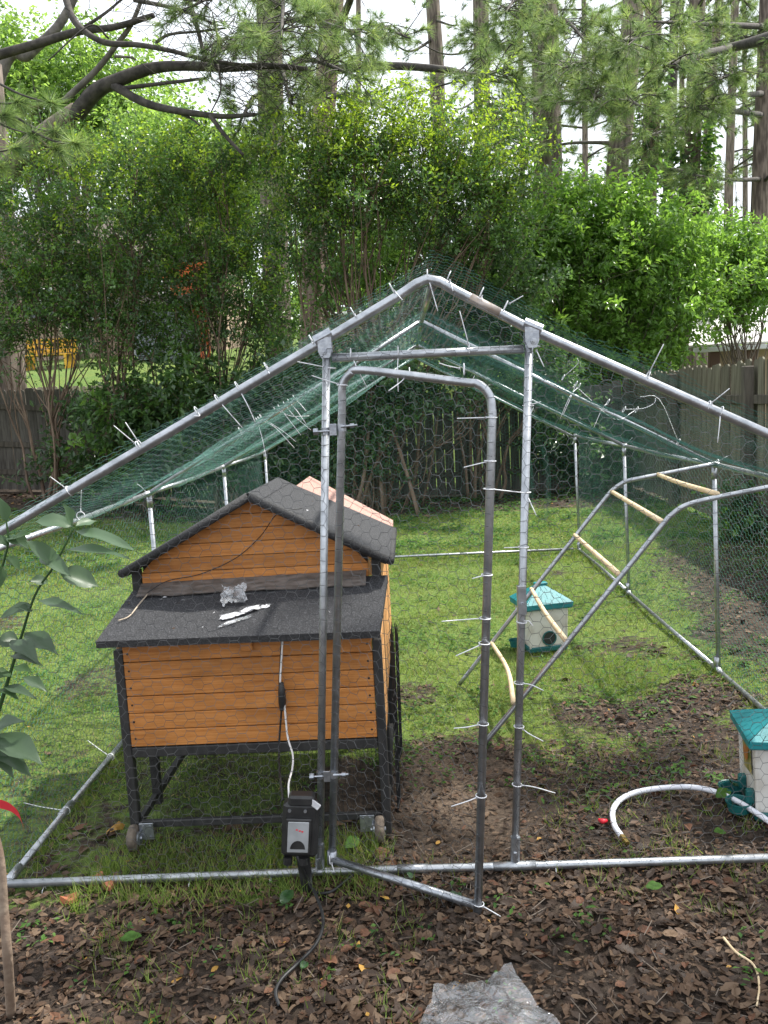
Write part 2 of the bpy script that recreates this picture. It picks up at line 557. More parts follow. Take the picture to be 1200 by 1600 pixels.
def film_material(name, cloud):
    """thin clear plastic film: mostly see-through, glossy, slightly milky"""
    m = bpy.data.materials.new(name)
    m.use_nodes = True
    nt = m.node_tree
    nt.nodes.clear()
    out = nt.nodes.new('ShaderNodeOutputMaterial')
    tr = nt.nodes.new('ShaderNodeBsdfTransparent')
    tr.inputs[0].default_value = (.95, .955, .96, 1)
    gl = nt.nodes.new('ShaderNodeBsdfGlossy')
    gl.inputs['Color'].default_value = (.97, .98, 1, 1)
    gl.inputs['Roughness'].default_value = .07
    df = nt.nodes.new('ShaderNodeBsdfDiffuse')
    df.inputs['Color'].default_value = (.78, .8, .83, 1)
    m1 = nt.nodes.new('ShaderNodeMixShader')
    m2 = nt.nodes.new('ShaderNodeMixShader')
    fr = nt.nodes.new('ShaderNodeLayerWeight')
    fr.inputs['Blend'].default_value = .35
    tc = nt.nodes.new('ShaderNodeTexCoord')
    nz = nt.nodes.new('ShaderNodeTexNoise')
    nz.inputs['Scale'].default_value = 22
    nz.inputs['Detail'].default_value = 5
    nt.links.new(tc.outputs['Object'], nz.inputs['Vector'])
    mr = nt.nodes.new('ShaderNodeMapRange')
    mr.inputs['From Min'].default_value = .35
    mr.inputs['From Max'].default_value = .7
    mr.inputs['To Min'].default_value = cloud * .12
    mr.inputs['To Max'].default_value = cloud
    nt.links.new(nz.outputs['Fac'], mr.inputs['Value'])
    nt.links.new(mr.outputs[0], m1.inputs[0])
    nt.links.new(tr.outputs[0], m1.inputs[1])
    nt.links.new(df.outputs[0], m1.inputs[2])
    fa = nt.nodes.new('ShaderNodeMath')
    fa.operation = 'MULTIPLY_ADD'
    fa.inputs[1].default_value = .6
    fa.inputs[2].default_value = .1
    nt.links.new(fr.outputs['Fresnel'], fa.inputs[0])
    nt.links.new(fa.outputs[0], m2.inputs[0])
    nt.links.new(m1.outputs[0], m2.inputs[1])
    nt.links.new(gl.outputs[0], m2.inputs[2])
    nt.links.new(m2.outputs[0], out.inputs[0])
    wr = nt.nodes.new('ShaderNodeTexNoise')
    wr.inputs['Scale'].default_value = 16
    wr.inputs['Detail'].default_value = 4
    wr.inputs['Distortion'].default_value = 2.5
    nt.links.new(tc.outputs['Object'], wr.inputs['Vector'])
    bp = nt.nodes.new('ShaderNodeBump')
    bp.inputs['Strength'].default_value = 1.0
    bp.inputs['Distance'].default_value = .02
    nt.links.new(wr.outputs['Fac'], bp.inputs['Height'])
    nt.links.new(bp.outputs[0], gl.inputs['Normal'])
    return m


M['clear_film'] = film_material('clear_plastic_film', .17)
M['roof_film'] = film_material('milky_plastic_film', .6)


def plank_material(name, c0, c1, c2):
    """stained softwood: stretched grain, darker streaks, a few knots, faint mud at random"""
    m = bpy.data.materials.new(name)
    m.use_nodes = True
    nt = m.node_tree
    b = nt.nodes['Principled BSDF']
    b.inputs['Roughness'].default_value = .58
    b.inputs['Specular IOR Level'].default_value = .35
    tc = nt.nodes.new('ShaderNodeTexCoord')
    oi = nt.nodes.new('ShaderNodeObjectInfo')
    ofs = nt.nodes.new('ShaderNodeVectorMath')
    ofs.operation = 'SCALE'
    ofs.inputs[0].default_value = (7.3, 3.1, 5.7)
    nt.links.new(oi.outputs['Random'], ofs.inputs['Scale'])
    add = nt.nodes.new('ShaderNodeVectorMath')
    nt.links.new(tc.outputs['Object'], add.inputs[0])
    nt.links.new(ofs.outputs[0], add.inputs[1])

    def nz(scale, st, detail=6, rough=.6, dist=0.0):
        mp = nt.nodes.new('ShaderNodeMapping')
        mp.inputs['Scale'].default_value = st
        n = nt.nodes.new('ShaderNodeTexNoise')
        n.inputs['Scale'].default_value = scale
        n.inputs['Detail'].default_value = detail
        n.inputs['Roughness'].default_value = rough
        n.inputs['Distortion'].default_value = dist
        nt.links.new(add.outputs[0], mp.inputs[0])
        nt.links.new(mp.outputs[0], n.inputs['Vector'])
        return n
    gr = nz(4, (1.6, 10, 42), 7, .65, .6)
    cr = nt.nodes.new('ShaderNodeValToRGB')
    cr.color_ramp.elements[0].position, cr.color_ramp.elements[1].position = .3, .72
    cr.color_ramp.elements[0].color, cr.color_ramp.elements[1].color = (*c0, 1), (*c2, 1)
    e = cr.color_ramp.elements.new(.48)
    e.color = (*c1, 1)
    nt.links.new(gr.outputs['Fac'], cr.inputs[0])
    kn = nt.nodes.new('ShaderNodeTexVoronoi')
    kn.inputs['Scale'].default_value = 5.5
    mp = nt.nodes.new('ShaderNodeMapping')
    mp.inputs['Scale'].default_value = (1, 3, 2.2)
    nt.links.new(add.outputs[0], mp.inputs[0])
    nt.links.new(mp.outputs[0], kn.inputs['Vector'])
    kr = nt.nodes.new('ShaderNodeValToRGB')
    kr.color_ramp.elements[0].position, kr.color_ramp.elements[1].position = .035, .075
    kr.color_ramp.elements[0].color, kr.color_ramp.elements[1].color = (.35, .28, .24, 1), (1, 1, 1, 1)
    nt.links.new(kn.outputs['Distance'], kr.inputs[0])
    mu = nt.nodes.new('ShaderNodeMixRGB')
    mu.blend_type = 'MULTIPLY'
    mu.inputs[0].default_value = 1
    nt.links.new(cr.outputs[0], mu.inputs[1])
    nt.links.new(kr.outputs[0], mu.inputs[2])
    bl = nz(7, (1, 1, 1), 4)
    mr = nt.nodes.new('ShaderNodeMapRange')
    mr.inputs['From Min'].default_value, mr.inputs['From Max'].default_value = .3, .7
    mr.inputs['To Min'].default_value, mr.inputs['To Max'].default_value = .8, 1.12
    nt.links.new(bl.outputs['Fac'], mr.inputs['Value'])
    mr2 = nt.nodes.new('ShaderNodeMapRange')
    mr2.inputs['To Min'].default_value, mr2.inputs['To Max'].default_value = .88, 1.1
    nt.links.new(oi.outputs['Random'], mr2.inputs['Value'])
    mm = nt.nodes.new('ShaderNodeMath')
    mm.operation = 'MULTIPLY'
    nt.links.new(mr.outputs[0], mm.inputs[0])
    nt.links.new(mr2.outputs[0], mm.inputs[1])
    hs = nt.nodes.new('ShaderNodeHueSaturation')
    nt.links.new(mm.outputs[0], hs.inputs['Value'])
    nt.links.new(mu.outputs[0], hs.inputs['Color'])
    nt.links.new(hs.outputs[0], b.inputs['Base Color'])
    bp = nt.nodes.new('ShaderNodeBump')
    bp.inputs['Strength'].default_value = .25
    bp.inputs['Distance'].default_value = .004
    nt.links.new(gr.outputs['Fac'], bp.inputs['Height'])
    nt.links.new(bp.outputs[0], b.inputs['Normal'])
    return m


M['plank'] = plank_material('stained_plank', (.34, .118, .026), (.47, .186, .046), (.57, .255, .08))

# ------------------------------------------------------------------ terrain
def sm(t):
    t = np.clip(t, 0, 1)
    return t * t * (3 - 2 * t)


_ph = rng.uniform(0, 6.28, (6, 2))
_dr = rdir(6)[:, :2]


def wav(x, y, f):
    """cheap smooth noise in about -1..1"""
    s = 0
    for k in range(6):
        ff = f * (0.6 + .35 * k)
        s = s + np.sin(ff * (_dr[k, 0] * x + _dr[k, 1] * y) * 1.6 + _ph[k, 0]) * np.cos(ff * (_dr[k, 1] * x - _dr[k, 0] * y) + _ph[k, 1]) / (1 + .3 * k)
    return s / 2.2


def gp(x, y, dz=0.0):
    return (x, y, float(hgt(x, y)) + dz)


def hgt(x, y):
    x, y = np.asarray(x, float), np.asarray(y, float)
    left = .45 * sm((-x - 2) / 5) * sm((y - 7) / 6)
    side = 1 - sm((x - .5) / 4)
    rise = (2.35 * sm((y - 14.2) / 8.0) + .1 * np.clip(y - 22, 0, 30)) * side + .25 * sm((y - 14) / 6) * (1 - side)
    near = 1 - sm((y - 9) / 3)
    bumps = .012 * wav(x, y, 1.6) + .006 * wav(x + 9, y, 5.0)
    return left + rise + bumps * np.where(y < 14, 1, 2) - .01


def bare(x, y):
    """trodden bare earth beside the coop and the door"""
    return sm(1.35 - np.hypot((x - .02) / .3, (y - 3.15) / .5) + .6 * wav(x * 2, y * 2, 2.0))


def cover(x, y):
    """how grassy the ground is: 0 bare or leaf litter, 1 lawn"""
    x, y = np.asarray(x, float), np.asarray(y, float)
    n = wav(x, y, 2.2) * .45 + wav(x + 5, y - 3, 6.0) * .35
    lawn = sm((y - 2.75 - .25 * np.clip(-x - 1.2, -1, 1)) / 1.6)
    left_front = .55 * sm((-.35 - x) / .3) * sm((y - 2.25) / .3)
    c = np.maximum(lawn, left_front)
    c = c * (1 - .9 * sm(1 - np.hypot((x - .05) / .42, (y - 3.2) / .75) + .25))
    c = c * (1 - .75 * sm((x - 1.2 - .1 * (y - 3)) / .7) * sm((9.5 - y) / 2))
    c = c * (1 - .4 * sm((x - .25) / .5) * sm((4.4 - y) / 1.2))
    c = c * (1 - .9 * sm((y - 10.5 + .25 * n * 4) / 1.4) * sm((15 - y) / .8))
    c = c * (1 - .55 * sm((x - .2) / .8) * sm((7.4 - y) / 2.2) * sm(.45 + 1.5 * wav(x * 1.4 - 3, y * 1.2 + 2, 3.6)))
    c = c * (1 - .6 * sm((wav(x * 1.2 + 7, y * 1.1, 1.9) - .22) * 3.5) * sm((8.5 - y) / 2))
    c = np.where(y > 14.5, 1.0, c)
    return np.clip(c + n * (.25 + .5 * c * (1 - c)) * (c > .05), 0, 1)


def grid_axis(a):
    out = []
    for lo, hi, st in a:
        out += list(np.arange(lo, hi, st))
    return np.array(out + [a[-1][1]])


gx = grid_axis([(-150, -40, 10), (-40, -10, 1.5), (-10, -4, .25), (-4, 4, .06), (4, 10, .25), (10, 40, 1.5), (40, 150, 10)])
gy = grid_axis([(-60, -4, 4), (-4, 1, .4), (1, 6, .05), (6, 14, .12), (14, 24, .5), (24, 60, 2), (60, 220, 10)])
GX, GY = np.meshgrid(gx, gy)
nxv, nyv = len(gx), len(gy)
i, j = np.meshgrid(np.arange(nyv - 1), np.arange(nxv - 1), indexing='ij')
Fq = np.stack([i * nxv + j, i * nxv + j + 1, (i + 1) * nxv + j + 1, (i + 1) * nxv + j], -1).reshape(-1, 4)
gm = bpy.data.materials.new('yard_soil_and_grass')
gm.use_nodes = True
nt = gm.node_tree
bs = nt.nodes['Principled BSDF']
bs.inputs['Roughness'].default_value = .9
bs.inputs['Specular IOR Level'].default_value = .25
at = nt.nodes.new('ShaderNodeAttribute')
at.attribute_name = 'cover'
tc = nt.nodes.new('ShaderNodeTexCoord')


def noise(scale, detail=6, rough=.6):
    n = nt.nodes.new('ShaderNodeTexNoise')
    n.inputs['Scale'].default_value = scale
    n.inputs['Detail'].default_value = detail
    n.inputs['Roughness'].default_value = rough
    nt.links.new(tc.outputs['Object'], n.inputs['Vector'])
    return n


def ramp(src, stops):
    c = nt.nodes.new('ShaderNodeValToRGB')
    while len(c.color_ramp.elements) < len(stops):
        c.color_ramp.elements.new(.5)
    for e, (p, col) in zip(c.color_ramp.elements, stops):
        e.position, e.color = p, (*col, 1)
    nt.links.new(src, c.inputs[0])
    return c


soil = ramp(noise(26).outputs['Fac'], [(.3, (.02, .015, .012)), (.48, (.045, .033, .025)), (.62, (.08, .059, .044)), (.75, (.14, .103, .076))])
turf = ramp(noise(34).outputs['Fac'], [(.3, (.05, .082, .02)), (.5, (.105, .16, .036)), (.7, (.175, .23, .058)), (.85, (.26, .27, .11))])
mxg = nt.nodes.new('ShaderNodeMixRGB')
n3 = noise(18, 8, .7)
ad = nt.nodes.new('ShaderNodeMath')
ad.operation = 'MULTIPLY_ADD'
ad.inputs[1].default_value = 1.5
ad.inputs[2].default_value = -.75
nt.links.new(n3.outputs['Fac'], ad.inputs[0])
a2 = nt.nodes.new('ShaderNodeMath')
a2.operation = 'ADD'
a2.use_clamp = True
nt.links.new(ad.outputs[0], a2.inputs[0])
nt.links.new(at.outputs['Fac'], a2.inputs[1])
n4 = noise(1.6, 5, .6)
tone = ramp(n4.outputs['Fac'], [(.3, (.72, .9, .75)), (.5, (1, 1, 1)), (.7, (1.25, 1.08, .9))])
mt = nt.nodes.new('ShaderNodeMixRGB')
mt.blend_type = 'MULTIPLY'
mt.inputs[0].default_value = .85
nt.links.new(turf.outputs[0], mt.inputs[1])
nt.links.new(tone.outputs[0], mt.inputs[2])
at2 = nt.nodes.new('ShaderNodeAttribute')
at2.attribute_name = 'earth'
earth = ramp(noise(60, 8, .7).outputs['Fac'], [(.3, (.05, .036, .027)), (.48, (.11, .08, .058)), (.6, (.17, .125, .09)), (.75, (.26, .2, .15))])
ms = nt.nodes.new('ShaderNodeMixRGB')
nt.links.new(at2.outputs['Fac'], ms.inputs[0])
nt.links.new(soil.outputs[0], ms.inputs[1])
nt.links.new(earth.outputs[0], ms.inputs[2])
cr2 = ramp(a2.outputs[0], [(.38, (0, 0, 0)), (.6, (1, 1, 1))])
nt.links.new(cr2.outputs[0], mxg.inputs[0])
nt.links.new(ms.outputs[0], mxg.inputs[1])
nt.links.new(mt.outputs[0], mxg.inputs[2])
nt.links.new(mxg.outputs[0], bs.inputs['Base Color'])
bp = nt.nodes.new('ShaderNodeBump')
bp.inputs['Strength'].default_value = .9
bp.inputs['Distance'].default_value = .02
nt.links.new(noise(45, 8, .7).outputs['Fac'], bp.inputs['Height'])
nt.links.new(bp.outputs[0], bs.inputs['Normal'])

g = MB()
g.add(np.stack([GX, GY, hgt(GX, GY)], -1).reshape(-1, 3), Fq)
ground = g.build('ground', gm, smooth=True, kind='structure')
ca = ground.data.color_attributes.new('cover', 'FLOAT_COLOR', 'POINT')
cv = cover(GX, GY).ravel()
ca.data.foreach_set('color', np.stack([cv, cv, cv, np.ones_like(cv)], -1).astype(np.float32).ravel())
ea = ground.data.color_attributes.new('earth', 'FLOAT_COLOR', 'POINT')
ev = bare(GX, GY).ravel()
ea.data.foreach_set('color', np.stack([ev, ev, ev, np.ones_like(ev)], -1).astype(np.float32).ravel())

# ------------------------------------------------------------------ fences
def picket_mesh(name, w, h, t, m, ear=.025):
    b = MB()
    V = [[-w / 2, 0, 0], [w / 2, 0, 0], [w / 2, 0, h - ear], [w / 2 - ear, 0, h], [-w / 2 + ear, 0, h], [-w / 2, 0, h - ear]]
    V = np.array([[x, -t / 2, z] for x, _, z in V] + [[x, t / 2, z] for x, _, z in V])
    F4 = [[k, (k + 1) % 6, 6 + (k + 1) % 6, 6 + k] for k in range(6)]
    b.add(V, F4)
    b.f.append((np.array([[0, 5, 4, 3, 2, 1], [6, 7, 8, 9, 10, 11]]), np.zeros(2, dtype=np.int32)))
    return b.mesh(name, m)


def fence(name, label, A, B, height, pm, postm, step=.148, w=.14, posts=2.4, rails=(.35, .8, 1.4), side=1, base=.04, gap=0.006, group='wooden fences around the yard'):
    """picket fence from A to B with rails and posts on the yard side"""
    A, B = np.array(A, float), np.array(B, float)
    L = np.hypot(*(B - A))
    d = (B - A) / L
    nrm = np.array([-d[1], d[0]]) * side
    ang = math.atan2(d[1], d[0])
    root = thing(name, label, 'fence', group)
    pk = picket_mesh('picket', w, height, .017, pm)
    n = int(L / step)
    for k in range(n):
        p = A + d * (k + .5) * step
        z = float(hgt(*p)) + base
        place(pk, 'picket', root, (p[0], p[1], z + random.uniform(-.012, .012)), (random.uniform(-.008, .008), random.uniform(-.006, .006), ang + random.uniform(-.02, .02)), (1 + random.uniform(-.05, .02), 1, 1 + random.uniform(-.012, .012)))
    np_ = max(2, int(round(L / posts)) + 1)
    pts = [A + (B - A) * k / (np_ - 1) for k in range(np_)]
    pb = MB().bevbox((0, 0, height / 2), (.095, .095, height + .1), .008).mesh('fence_post', postm)
    for p in pts:
        q = p + nrm * .095
        place(pb, 'fence_post', root, (q[0], q[1], float(hgt(*q)) - .06), (random.uniform(-.01, .01), random.uniform(-.01, .01), ang))
    for k in range(np_ - 1):
        p0, p1 = pts[k] + nrm * .028, pts[k + 1] + nrm * .028
        for rz_ in rails:
            a = np.array([*p0, float(hgt(*p0)) + rz_])
            b_ = np.array([*p1, float(hgt(*p1)) + rz_])
            dd = b_ - a
            l3 = np.linalg.norm(dd)
            r = MB().bevbox((l3 / 2, 0, 0), (l3 - .004, .036, .088), .004)
            o = r.build('fence_rail', postm, root)
            o.location = a
            o.rotation_euler = (0, -math.asin(dd[2] / l3), ang)
    return root


fence('back_fence', 'dark weathered wooden fence along the back of the yard with light showing between boards', (-9.6, 13.3), (3.36, 13.3), 1.62, M['old_fence'], M['fence_post'], side=-1)
fence('side_fence', 'mossy brown wooden fence running along the right side of the yard', (3.4, 13.2), (3.3, 3.6), 1.72, M['green_fence'], M['fence_post'], side=1 if False else -1, rails=(.3, 1.38))
fence('low_fence', 'pale low wooden fence on the slope beyond the back fence at left', (-13.5, 17.2), (-5.2, 17.2), 1.0, M['pale_fence'], M['pale_fence'], rails=(.3, .8), side=-1)

# ------------------------------------------------------------------ buildings and play things beyond the fences
def win(parent, c, w, h):
    f = MB()
    t = .09
    for dx, dz, sx, sz in ((0, h / 2, w + t, t), (0, -h / 2, w + t, t), (-w / 2, 0, t, h - t), (w / 2, 0, t, h - t), (0, 0, .05, h - t)):
        f.bevbox((c[0] + dx, c[1], c[2] + dz), (sx, .08, sz), .008)
    fo = f.build('window', M['white_trim'], parent)
    MB().box((c[0], c[1] + .02, c[2]), (w - t, .02, h - t)).build('pane', M['glass_dark'], fo)


hz = 3.4
house = thing('neighbour_house', 'tan sided house with a brown roof seen through the shrubs at left', 'house')
for k in range(22):                                            # lap siding, course by course
    MB().bevbox((-11.3, 33.0 - .006 * (k % 2), hz + .1 + k * .2), (8.4, .07, .205), .012, rot=rotx(.06)).build('siding_board', M['siding'], house)
MB().box((-11.3, 35.6, hz + 2.1), (8.3, 5.0, 4.2)).build('wall', M['siding'], house)
rf = MB()
rf.add([[-15.9, 32.3, hz + 4.2], [-6.7, 32.3, hz + 4.2], [-6.7, 35.5, hz + 6.4], [-15.9, 35.5, hz + 6.4], [-15.9, 32.3, hz + 4.4], [-6.7, 32.3, hz + 4.4], [-6.7, 35.5, hz + 6.6], [-15.9, 35.5, hz + 6.6], [-15.9, 38.8, hz + 4.2], [-6.7, 38.8, hz + 4.2], [-15.9, 38.8, hz + 4.4], [-6.7, 38.8, hz + 4.4]],
       [[0, 1, 2, 3], [7, 6, 5, 4], [0, 4, 5, 1], [1, 5, 6, 2], [0, 3, 7, 4], [3, 2, 9, 8], [7, 10, 11, 6], [8, 9, 11, 10], [2, 6, 11, 9], [3, 8, 10, 7]])
rf.build('roof', M['house_roof'], house)
for x in (-14.2, -12.0, -8.6):
    win(house, (x, 32.93, hz + 2.6), 1.0, 1.3)
win(house, (-10.2, 32.93, hz + 1.2), .9, 1.9)
gr = MB()
gr.add([[-12.4, 31.6, hz + 3.3], [-8.9, 31.6, hz + 3.3], [-10.6, 31.6, hz + 4.9], [-12.4, 33, hz + 3.3], [-8.9, 33, hz + 3.3], [-10.6, 33, hz + 4.9]], [[0, 1, 4, 3], [1, 2, 5, 4], [2, 0, 3, 5]])
gr.add([[-12.4, 31.6, hz + 3.3], [-8.9, 31.6, hz + 3.3], [-10.6, 31.6, hz + 4.9]], [[0, 1, 2]])
gr.build('porch_gable', M['house_roof'], house)
for x in (-12.2, -9.1):
    MB().bevbox((x, 31.75, hz + 1.6), (.16, .16, 3.3), .01).build('porch_post', M['white_trim'], house)

bs_ = thing('blue_shed', 'small blue grey garden shed on the bright lawn behind the shrubs', 'shed')
zb = float(hgt(-7.4, 26))
for k in range(8):
    MB().bevbox((-8.1 + k * .19, 25.3, zb + .75), (.18, .05, 1.3), .01).build('board', M['blue_grey'], bs_)
MB().box((-7.43, 26.1, zb + .65), (1.48, 1.5, 1.3)).build('body', M['blue_grey'], bs_)
rb = MB()
rb.add([[-8.8, 25, zb + 1.55], [-6.1, 25, zb + 1.55], [-6.1, 26.1, zb + 2.0], [-8.8, 26.1, zb + 2.0], [-8.8, 27.2, zb + 1.55], [-6.1, 27.2, zb + 1.55]], [[0, 1, 2, 3], [3, 2, 5, 4]])
rb.add([[-8.8, 25, zb + 1.5], [-6.1, 25, zb + 1.5], [-6.1, 26.1, zb + 1.95], [-8.8, 26.1, zb + 1.95], [-8.8, 27.2, zb + 1.5], [-6.1, 27.2, zb + 1.5]], [[3, 2, 1, 0], [4, 5, 2, 3], ])
rb.build('roof', M['house_roof'], bs_)

ps = thing('play_tower', 'orange play tower on two posts beyond the shrubs', 'play tower')
zp = float(hgt(-6.4, 26))
for x in (-7.05, -6.35):
    for y in (26.0, 26.9):
        MB().bevbox((x, y, zp + 1.25), (.1, .1, 2.5), .01).build('post', M['orange'], ps)
for k in range(6):
    MB().bevbox((-6.7, 25.93, zp + 1.5 + k * .155), (.9, .03, .145), .006).build('panel_board', M['orange'], ps)
MB().bevbox((-6.7, 26.45, zp + 1.4), (.95, 1.1, .06), .01).build('deck', M['orange'], ps)
MB().add([[-7.3, 25.7, zp + 2.45], [-6.1, 25.7, zp + 2.45], [-6.1, 26.45, zp + 3.0], [-7.3, 26.45, zp + 3.0], [-7.3, 27.2, zp + 2.45], [-6.1, 27.2, zp + 2.45]], [[0, 1, 2, 3], [3, 2, 5, 4]]).build('canopy', M['orange'], ps)

yb = thing('yellow_bench', 'yellow slatted bench on the lawn by the big trunk at left', 'bench')
zy = float(hgt(-10.4, 24))
for k in range(3):
    MB().bevbox((-10.4, 24 + k * .16, zy + .42), (1.5, .14, .04), .006).build('seat_slat', M['yellow'], yb)
    MB().bevbox((-10.4, 24.52, zy + .56 + k * .15), (1.5, .035, .12), .006).build('back_slat', M['yellow'], yb)
for x in (-11.0, -9.8):
    MB().bevbox((x, 24.15, zy + .2), (.07, .5, .42), .006).build('leg', M['yellow'], yb)
    MB().bevbox((x, 24.56, zy + .45), (.07, .05, .9), .006).build('leg', M['yellow'], yb)

ob = thing('pale_outbuilding', 'low pale outbuilding on the lawn behind the central crepe myrtle', 'outbuilding')
zo = float(hgt(-2.0, 30))
for k in range(9):
    MB().bevbox((-3.6 + k * .42, 30.0, zo + .75), (.4, .05, 1.7), .01).build('wall_panel', M['siding'], ob)
MB().box((-1.9, 31.2, zo + .75), (3.7, 2.2, 1.6)).build('wall', M['siding'], ob)
MB().bevbox((-1.9, 31.0, zo + 1.68), (4.3, 2.9, .1), .02, rot=rotx(.1)).build('roof', M['white_trim'], ob)

sh = thing('metal_roof_shed', 'open shed with a white metal roof beyond the right fence', 'shed')
MB().add([[5.35, 16.4, 2.30], [9.2, 16.4, 2.30], [9.2, 18.2, 3.15], [6.1, 18.2, 3.15], [5.35, 16.4, 2.26], [9.2, 16.4, 2.26], [9.2, 18.2, 3.11], [6.1, 18.2, 3.11]],
         [[0, 1, 2, 3], [7, 6, 5, 4], [0, 4, 5, 1], [1, 5, 6, 2], [2, 6, 7, 3], [3, 7, 4, 0]]).build('roof', M['metal_roof'], sh)
MB().bevbox((7.3, 16.42, 2.2), (3.7, .06, .09), .01).build('fascia', M['white_trim'], sh)
for x in (5.9, 6.62, 8.4):
    MB().bevbox((x, 16.6, 1.1), (.2, .12, 2.2), .01).build('post', M['shed_post'], sh)
for k in range(7):
    MB().bevbox((6.1 + k * .42, 16.9, 1.1), (.41, .03, 2.2), .005).build('wall_panel', M['shed_wall'], sh)

# ------------------------------------------------------------------ trees
def bend(a, b, lift, n=6, jit=.0):
    a, b = np.array(a, float), np.array(b, float)
    t = np.linspace(0, 1, n)[:, None]
    p = a + (b - a) * t
    p[:, 2] += lift * np.sin(np.pi * t[:, 0])
    p[1:-1] += rng.normal(size=(n - 2, 3)) * jit
    return p


def leafy(name, label, cat, base, lobes, mats, stems=6, leaf=(.068, .034), per=34, density=.86, group=None, barkm='myrtle_bark', stem_r=.028, spread=.35, twig=.34, fresh_top=.0, shell=.31, hang=0.0):
    """multi-stemmed shrub or tree: base point, ellipsoid lobes (centre, radii, clusters), leaves set along twigs"""
    root = thing(name, label, cat, group, loc=base)
    base = np.array(base, float)
    tr = MB()
    lv = MB()
    allC, allD, wts = [], [], []
    for (c, r, k) in lobes:
        c, r = np.array(c, float), np.array(r, float)
        k = int(k * density)
        d = rdir(k)
        rad = rng.uniform(0, 1, k) ** shell
        # lumpy outline
        lump = 1 + .38 * np.sin(d[:, 0] * 5 + c[0] * 3) * np.cos(d[:, 2] * 6 + c[1]) + .15 * rng.normal(size=k) + np.where(rng.uniform(0, 1, k) < .1, .3, 0)
        P = c + d * r * (rad * lump)[:, None]
        allC.append(P)
        o = unit(d * np.array([1, 1, .8]) + np.array([0, 0, .45 - hang]) + rng.normal(size=(k, 3)) * .45)
        allD.append(o)
        # branches into the lobe
        for s in range(max(2, stems // len(lobes) + 1)):
            b0 = base + np.array([rng.normal() * spread * .5, rng.normal() * spread * .4, -.05])
            tip = c + rdir(1)[0] * r * rng.uniform(.1, .75)
            pth = bend(b0, tip, 0, 7, .05)
            pth[1:4, :2] = pth[1:4, :2] * .75 + b0[:2] * .25          # rise first, then lean out
            pth = spline(pth, 3)
            tr.tube(pth, [stem_r * rng.uniform(.7, 1.15), stem_r * .25], 6)
            for q in range(5):
                i0 = rng.integers(len(pth) // 3, len(pth) - 2)
                tgt = P[rng.integers(0, k)]
                tr.tube(spline(bend(pth[i0], tgt, .06, 4, .05), 2), [stem_r * .38, stem_r * .1], 4, cap=False)
    P = np.concatenate(allC)
    O = np.concatenate(allD)
    zt = np.array([P[:, 2].min(), P[:, 2].max()])
    # twigs
    tr.segs(P - O * twig * .7, P + O * twig * .5, .0028)
    n = len(P)
    cnt = rng.integers(int(per * .6), int(per * 1.4), n)
    idx = np.repeat(np.arange(n), cnt)
    t = rng.uniform(-.55, 1.0, len(idx))
    pos = P[idx] + O[idx] * (t * twig)[:, None] + rng.normal(size=(len(idx), 3)) * twig * .13
    side = unit(np.cross(O[idx], rdir(len(idx))))
    dr = unit(O[idx] * .55 + side + np.array([0, 0, -.15]))
    nr = unit(np.array([0, 0, 1.0]) + rng.normal(size=(len(idx), 3)) * .55)
    # which clusters carry fresh growth: the high outer ones, at the twig ends
    hgt_ = (P[:, 2] - zt[0]) / (zt[1] - zt[0] + 1e-6)
    clump = rng.uniform(0, 1, n)
    pf = np.clip(fresh_top * (hgt_ - .3) * 1.6, 0, .9)
    m = np.where(clump[idx] < .3, 0, np.where(clump[idx] < .78, 1, 2))
    m = np.where((rng.uniform(0, 1, n) < pf)[idx] & (t > -.1), len(mats) - 1, m)
    m = np.where(rng.uniform(0, 1, len(idx)) < .06, rng.integers(0, len(mats) - 1, len(idx)), m)
    sz = rng.uniform(.65, 1.2, len(idx))
    lv.leaves2(pos, dr, nr, leaf[0] * sz, leaf[1] * sz, m)
    off = -base
    for b in (tr, lv):
        b.v = [v + off for v in b.v]
    tr.build('trunk', M[barkm], root, smooth=True)
    lv.build('crown', [M[k] for k in mats], root)
    return root


LM = ['lf_dark', 'lf_mid', 'lf_bright', 'lf_fresh']
MYG = 'crepe myrtles along the back fence'


def lob(px):
    return px


leafy('crepe_myrtle', 'dark many-stemmed crepe myrtle at the far left edge of the back fence', 'shrub tree', gp(-5.497, 12.3), [((-5.476, 12.3, 4.632), (1.14, 0.757, 0.757), 240), ((-5.351, 12.3, 3.639), (0.993, 0.681, 0.71), 230), ((-5.916, 12.3, 2.849), (0.662, 0.492, 0.568), 100), ((-4.854, 12.3, 2.973), (0.662, 0.454, 0.473), 90)], LM, 4, per=34, group=MYG, fresh_top=.3)
leafy('crepe_myrtle', 'tall crepe myrtle with reddish stems left of the play tower', 'shrub tree', gp(-4.353, 12.2), [((-3.965, 12.2, 4.955), (1.08, 0.638, 0.516), 190), ((-4.233, 12.2, 4.094), (1.13, 0.732, 0.704), 260), ((-4.219, 12.2, 3.289), (0.985, 0.582, 0.469), 150), ((-3.957, 12.2, 2.594), (0.751, 0.45, 0.375), 70)], LM, 5, per=34, group=MYG, fresh_top=.5)
leafy('crepe_myrtle', 'crepe myrtle with slender stems in front of the orange play tower', 'shrub tree', gp(-2.92, 12.4), [((-2.823, 12.4, 4.981), (1.05, 0.649, 0.572), 200), ((-2.799, 12.4, 4.136), (1.05, 0.706, 0.715), 210), ((-2.296, 12.4, 3.385), (0.668, 0.553, 0.715), 150), ((-3.249, 12.4, 3.258), (0.763, 0.515, 0.525), 130), ((-3.21, 12.4, 2.612), (0.668, 0.42, 0.382), 70), ((-1.981, 12.4, 2.543), (0.525, 0.477, 0.668), 120)], LM, 6, per=34, group=MYG, fresh_top=.6)
